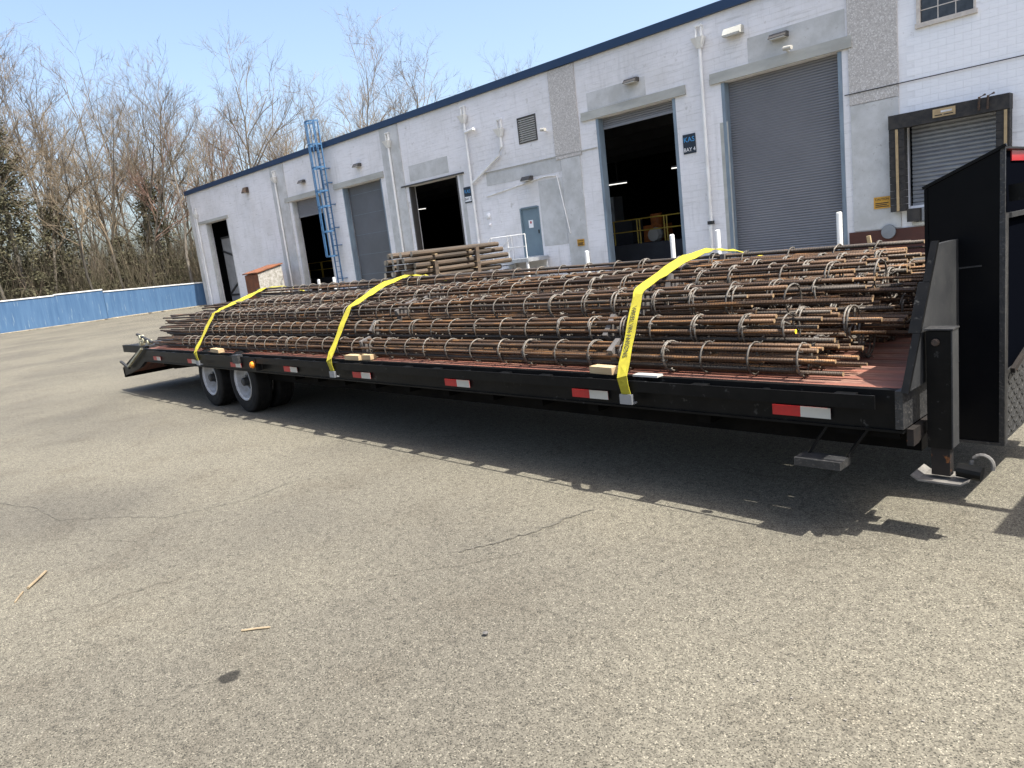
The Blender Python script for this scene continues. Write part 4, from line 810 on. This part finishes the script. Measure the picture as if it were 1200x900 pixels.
# ---------------------------------------------------------------- trees
def tree_mesh(seed, h, spread, mats, upright=1.0, twigs=1.0):
    R_ = random.Random(seed); T = MB(); B = MB()
    def grow(p, d, L_, r, lvl, mb):
        n = 4 if lvl == 0 else 3; pts = [p]; rs = [r]; q = p
        seg = 7 if lvl == 0 else (3 if lvl < 3 else 2); tip = .22 if lvl == 0 else .45
        for i in range(seg):
            wob = .075 if lvl == 0 else .24
            d = (d + Vector((R_.gauss(0,wob), R_.gauss(0,wob), R_.gauss(0,wob*.5) + (.03*upright if lvl else .01)))).normalized()
            q = q + d*L_/seg; pts.append(q); rs.append(r*(1-(1-tip)*(i+1)/seg))
        (T if lvl == 0 else mb).tube(pts, rs, (7, 5, 4, 3, 3, 3)[min(lvl,5)], cap=False)
        if lvl >= 5 or r < .006: return
        if lvl == 0: cnt = R_.randint(10, 14)
        elif lvl == 1: cnt = R_.randint(4, 6)
        elif lvl == 2: cnt = R_.randint(4, 5)
        elif lvl == 3: cnt = int(R_.randint(3, 5)*twigs)
        else: cnt = 0
        for c in range(cnt):
            t_ = R_.uniform(.32 if lvl == 0 else .2, 1.0); i = min(int(t_*seg), seg-1); fr = t_*seg-i; st_ = pts[i].lerp(pts[i+1], fr); dl = (pts[i+1]-pts[i]).normalized()
            an = R_.uniform(0, 6.28); perp = Vector((math.cos(an), math.sin(an), 0)); perp = (perp - dl*perp.dot(dl)).normalized()
            ang = R_.uniform(.4, 1.05)*spread; nd = (dl*math.cos(ang) + perp*math.sin(ang) + Vector((0,0,.14*upright))).normalized()
            rr = rs[i]*R_.uniform(.42,.68); LL = L_*(R_.uniform(.28,.5)*(1.15-t_*.5) if lvl == 0 else R_.uniform(.38,.62))
            grow(st_, nd, LL, max(rr,.008), lvl+1, mb)
    grow(Vector((0,0,-.2)), Vector((R_.uniform(-.06,.06), R_.uniform(-.06,.06), 1)).normalized(), h*.93, h*.0095, 0, B)
    return T.mesh('trunk', mats[0]), B.mesh('branches', mats[1])
protos = []
for k in range(7): protos.append(('grey', tree_mesh(100+k, 20, .85 if k % 2 else .65, (M['bark'], M['twig']), 1.0)))
for k in range(2): protos.append(('pale', tree_mesh(300+k, 20, .6, (M['bark_pale'], M['twig']), 1.2)))
for k in range(2): protos.append(('red', tree_mesh(200+k, 17, .75, (M['bark'], M['twig_red']), 1.1)))
RT = random.Random(11); ntree = 0
def place_tree(kind, x, y, s, lab, grp):
    opts = [p for p in protos if p[0] == kind]; me = opts[RT.randrange(len(opts))][1]
    o = empty('bare_tree', (x,y,0), RT.uniform(0,6.28), lab, 'tree', grp); s *= .82 if y > 33 else 1; o.scale = (s*RT.uniform(.85,1.1), s*RT.uniform(.85,1.1), s); o.rotation_euler[0] = RT.uniform(-.05,.05); o.rotation_euler[1] = RT.uniform(-.05,.05)
    link('trunk', me[0], o); link('branches', me[1], o)
# rows behind the blue wall and on past the far side of the warehouse
for row, (x0, dx) in enumerate(((-62.5,1.2), (-66,1.8), (-71,2.2), (-78,3))):
    y = 2+row*1.3
    while y < 30+row*3.5:
        x = x0+RT.uniform(-dx,dx); v = y/abs(x); kind = 'pale' if RT.random() < .22 else 'grey'
        if .30 < v < .50 and RT.random() < .38 and row < 3: kind = 'red'
        sc_ = RT.uniform(.84,1.05)*(1.0 + .05*row)*(.78 if v < .33 else .78)
        if y > 20 and x > -61: y += 2; continue
        zone = 'at the left of the photo' if v < .16 else 'above left part of blue wall' if v < .25 else 'above right part of blue wall' if v < .36 else 'above warehouse far corner'
        lab = {'grey':'slim grey bare tree','pale':'pale barked bare tree','red':'reddish budding tree'}[kind] + ', %s row, %s' % (('front','second','third','back')[row], zone)
        place_tree(kind, x, y, sc_, lab, 'bare trees of the wood behind the blue wall'); y += RT.uniform(1.9,3.2)
for x, y, s, kind, lab in ((-60,38.0,1.13,'grey','broad bare tree above the roof just right of the blue ladder'), (-66,43,1.08,'grey','bare tree behind the broad one right of the blue ladder'), (-63,49.5,1.22,'grey','wide crowned bare tree above the roof left of the tall downpipe'), (-70,55,1.15,'grey','bare tree behind the wide crowned one above the roof'),
        (-72,51,1.1,'pale','pale bare tree between the two wide crowns above the roof'), (-60,58,1.08,'grey','smaller bare tree over the roof at the right end of the wood'), (-64,66,1.12,'pale','thin pale bare tree just showing over the roof, rightmost'), (-68,35,1.0,'grey','bare tree behind the top of the blue ladder'), (-76,66,1.1,'grey','distant bare tree low over the roof'), (-62,45,.8,'grey','low bare tree over the roof between two tall ones'), (-74,39,.95,'grey','distant bare tree over the ladder'), (-80,58,1.1,'grey','far bare tree behind the wide crowns')):
    place_tree(kind, x, y, s, lab, 'bare trees beyond the warehouse roof')
for k, (x, y, s_, kind) in enumerate(((-64,31.5,1.0,'grey'),(-70,36,1.02,'red'),(-62,34.5,.95,'grey'),(-75,44,1.08,'grey'),(-66,47,.98,'red'),(-70,49,1.0,'grey'),(-60,43,.92,'grey'),(-78,54,1.08,'grey'),(-68,58,1.0,'grey'),(-62,53,.9,'grey'),(-74,62,1.0,'grey'),(-82,47,1.1,'grey'),(-72,42,.95,'pale'))):
    place_tree(kind, x, y, s_, ('grey bare tree in the band of crowns over the roof','red budded tree in the band over the roof','pale bare tree in the band of crowns over the roof')[('grey','red','pale').index(kind)], 'bare trees beyond the warehouse roof')
# evergreens
def evergreen(x, y, h, rad, lab, seed, dens=1.0):
    R_ = random.Random(seed); o = empty('evergreen_tree', (x,y,0), 0, lab, 'tree', 'olive evergreens among the bare trees'); b = MB(); tk = MB().tube([(0,0,-.2),(.1,0,h*.5),(0,.1,h*.95)], [.22,.14,.03], 6).build('trunk', M['bark'], o)
    for c in range(int(150*dens)):
        t_ = R_.uniform(.06,1); a = R_.uniform(0,6.28); rr = rad*(1-t_**1.6)*R_.uniform(.25,1)+.15; cx, cy, cz = rr*math.cos(a), rr*math.sin(a), h*t_; cr = R_.uniform(.35,.85)
        for k in range(46):
            v_ = Vector((R_.gauss(0,cr*.5), R_.gauss(0,cr*.5), R_.gauss(0,cr*.45))); p = Vector((cx,cy,cz))+v_; s = R_.uniform(.06,.17)
            u_ = Vector((R_.gauss(0,1),R_.gauss(0,1),R_.gauss(0,.5))).normalized()*s; w_ = u_.cross(Vector((R_.gauss(0,1),R_.gauss(0,1),R_.gauss(0,1)))).normalized()*s*.45
            b.quad(p-u_, p+w_, p+u_, p-w_)
    b.build('foliage', M['evergreen'], o)
evergreen(-63,11.2,16,2.6,'tall dark evergreen filling the far left edge behind the blue wall',1,1.9); evergreen(-65,14.6,9.5,2.4,'lower olive evergreen right of the tall one',2,.9); evergreen(-64,21.3,10.5,2.0,'olive evergreen beside the warehouse corner',3,.75); evergreen(-65,18.6,6,2.0,'low olive evergreen left of the one at the warehouse corner',4,.5); evergreen(-66,4.5,14,3,'dark evergreen beyond the left edge of the view',5,.7)
# brush
bs = MB(); R_ = random.Random(3)
for k in range(26000):
    x = R_.uniform(-84,-61); y = R_.uniform(-4,36); h_ = R_.uniform(.8,8.5)*R_.random()**.6; p = Vector((x,y,0 if h_ < 3 else R_.uniform(0,3))); d_ = Vector((R_.gauss(0,.3),R_.gauss(0,.3),1)).normalized()
    q_ = p+d_*h_; s_ = R_.uniform(.006,.02); m_ = (p+q_)/2+Vector((R_.gauss(0,.15),R_.gauss(0,.15),0))
    bs.tube([p, m_, q_], [s_, s_*.7, s_*.3], 3, cap=False)
tag(bs.build('underbrush', M['brush']), 'tangle of thin brown undergrowth below the bare trees', kind='stuff')
# neighbouring house glimpsed through the trunks
hs = empty('house', (-105,33,0), .1, 'low white house with brown roof glimpsed through the tree trunks', 'house')
MB().box(-5,5,-5,5,0,2.6).build('wall', M['cap_white'], hs); MB().prism([(-5.4,-5.4,2.6),(5.4,-5.4,2.6),(0,-5.4,4.6)], (0,10.8,0)).build('roof', M['rust_patch'], hs); MB().box(5.0,5.03,-2,-.8,1,2).build('window', M['glass'], hs)

# give look-alikes their order from the left (or from the near edge)
ORD = ['leftmost','second from left','third from left','fourth from left','fifth from left','sixth from left','seventh from left','eighth from left','ninth from left','tenth from left']
seen = {}
for o in list(C.objects):
    if o.get('category') == 'tree': seen.setdefault(o['label'], []).append(o)
for lab, os_ in seen.items():
    if len(os_) > 1:
        os_.sort(key=lambda o: o.location.y/abs(o.location.x))
        for k, o in enumerate(os_): o['label'] = lab + ', ' + ORD[min(k, 9)]
lb = sorted([o for o in C.objects if o.get('category') == 'rebar'], key=lambda o: o.location.y)
NW = ['nearest the rub rail','second','third','fourth','fifth','sixth','seventh','eighth','ninth','tenth','eleventh','twelfth','thirteenth','fourteenth','fifteenth','sixteenth']
for k, o in enumerate(lb): o['label'] = 'loose rebar end poking towards the bulkhead, ' + (NW[k] if k == 0 else NW[k] + ' from the near edge')
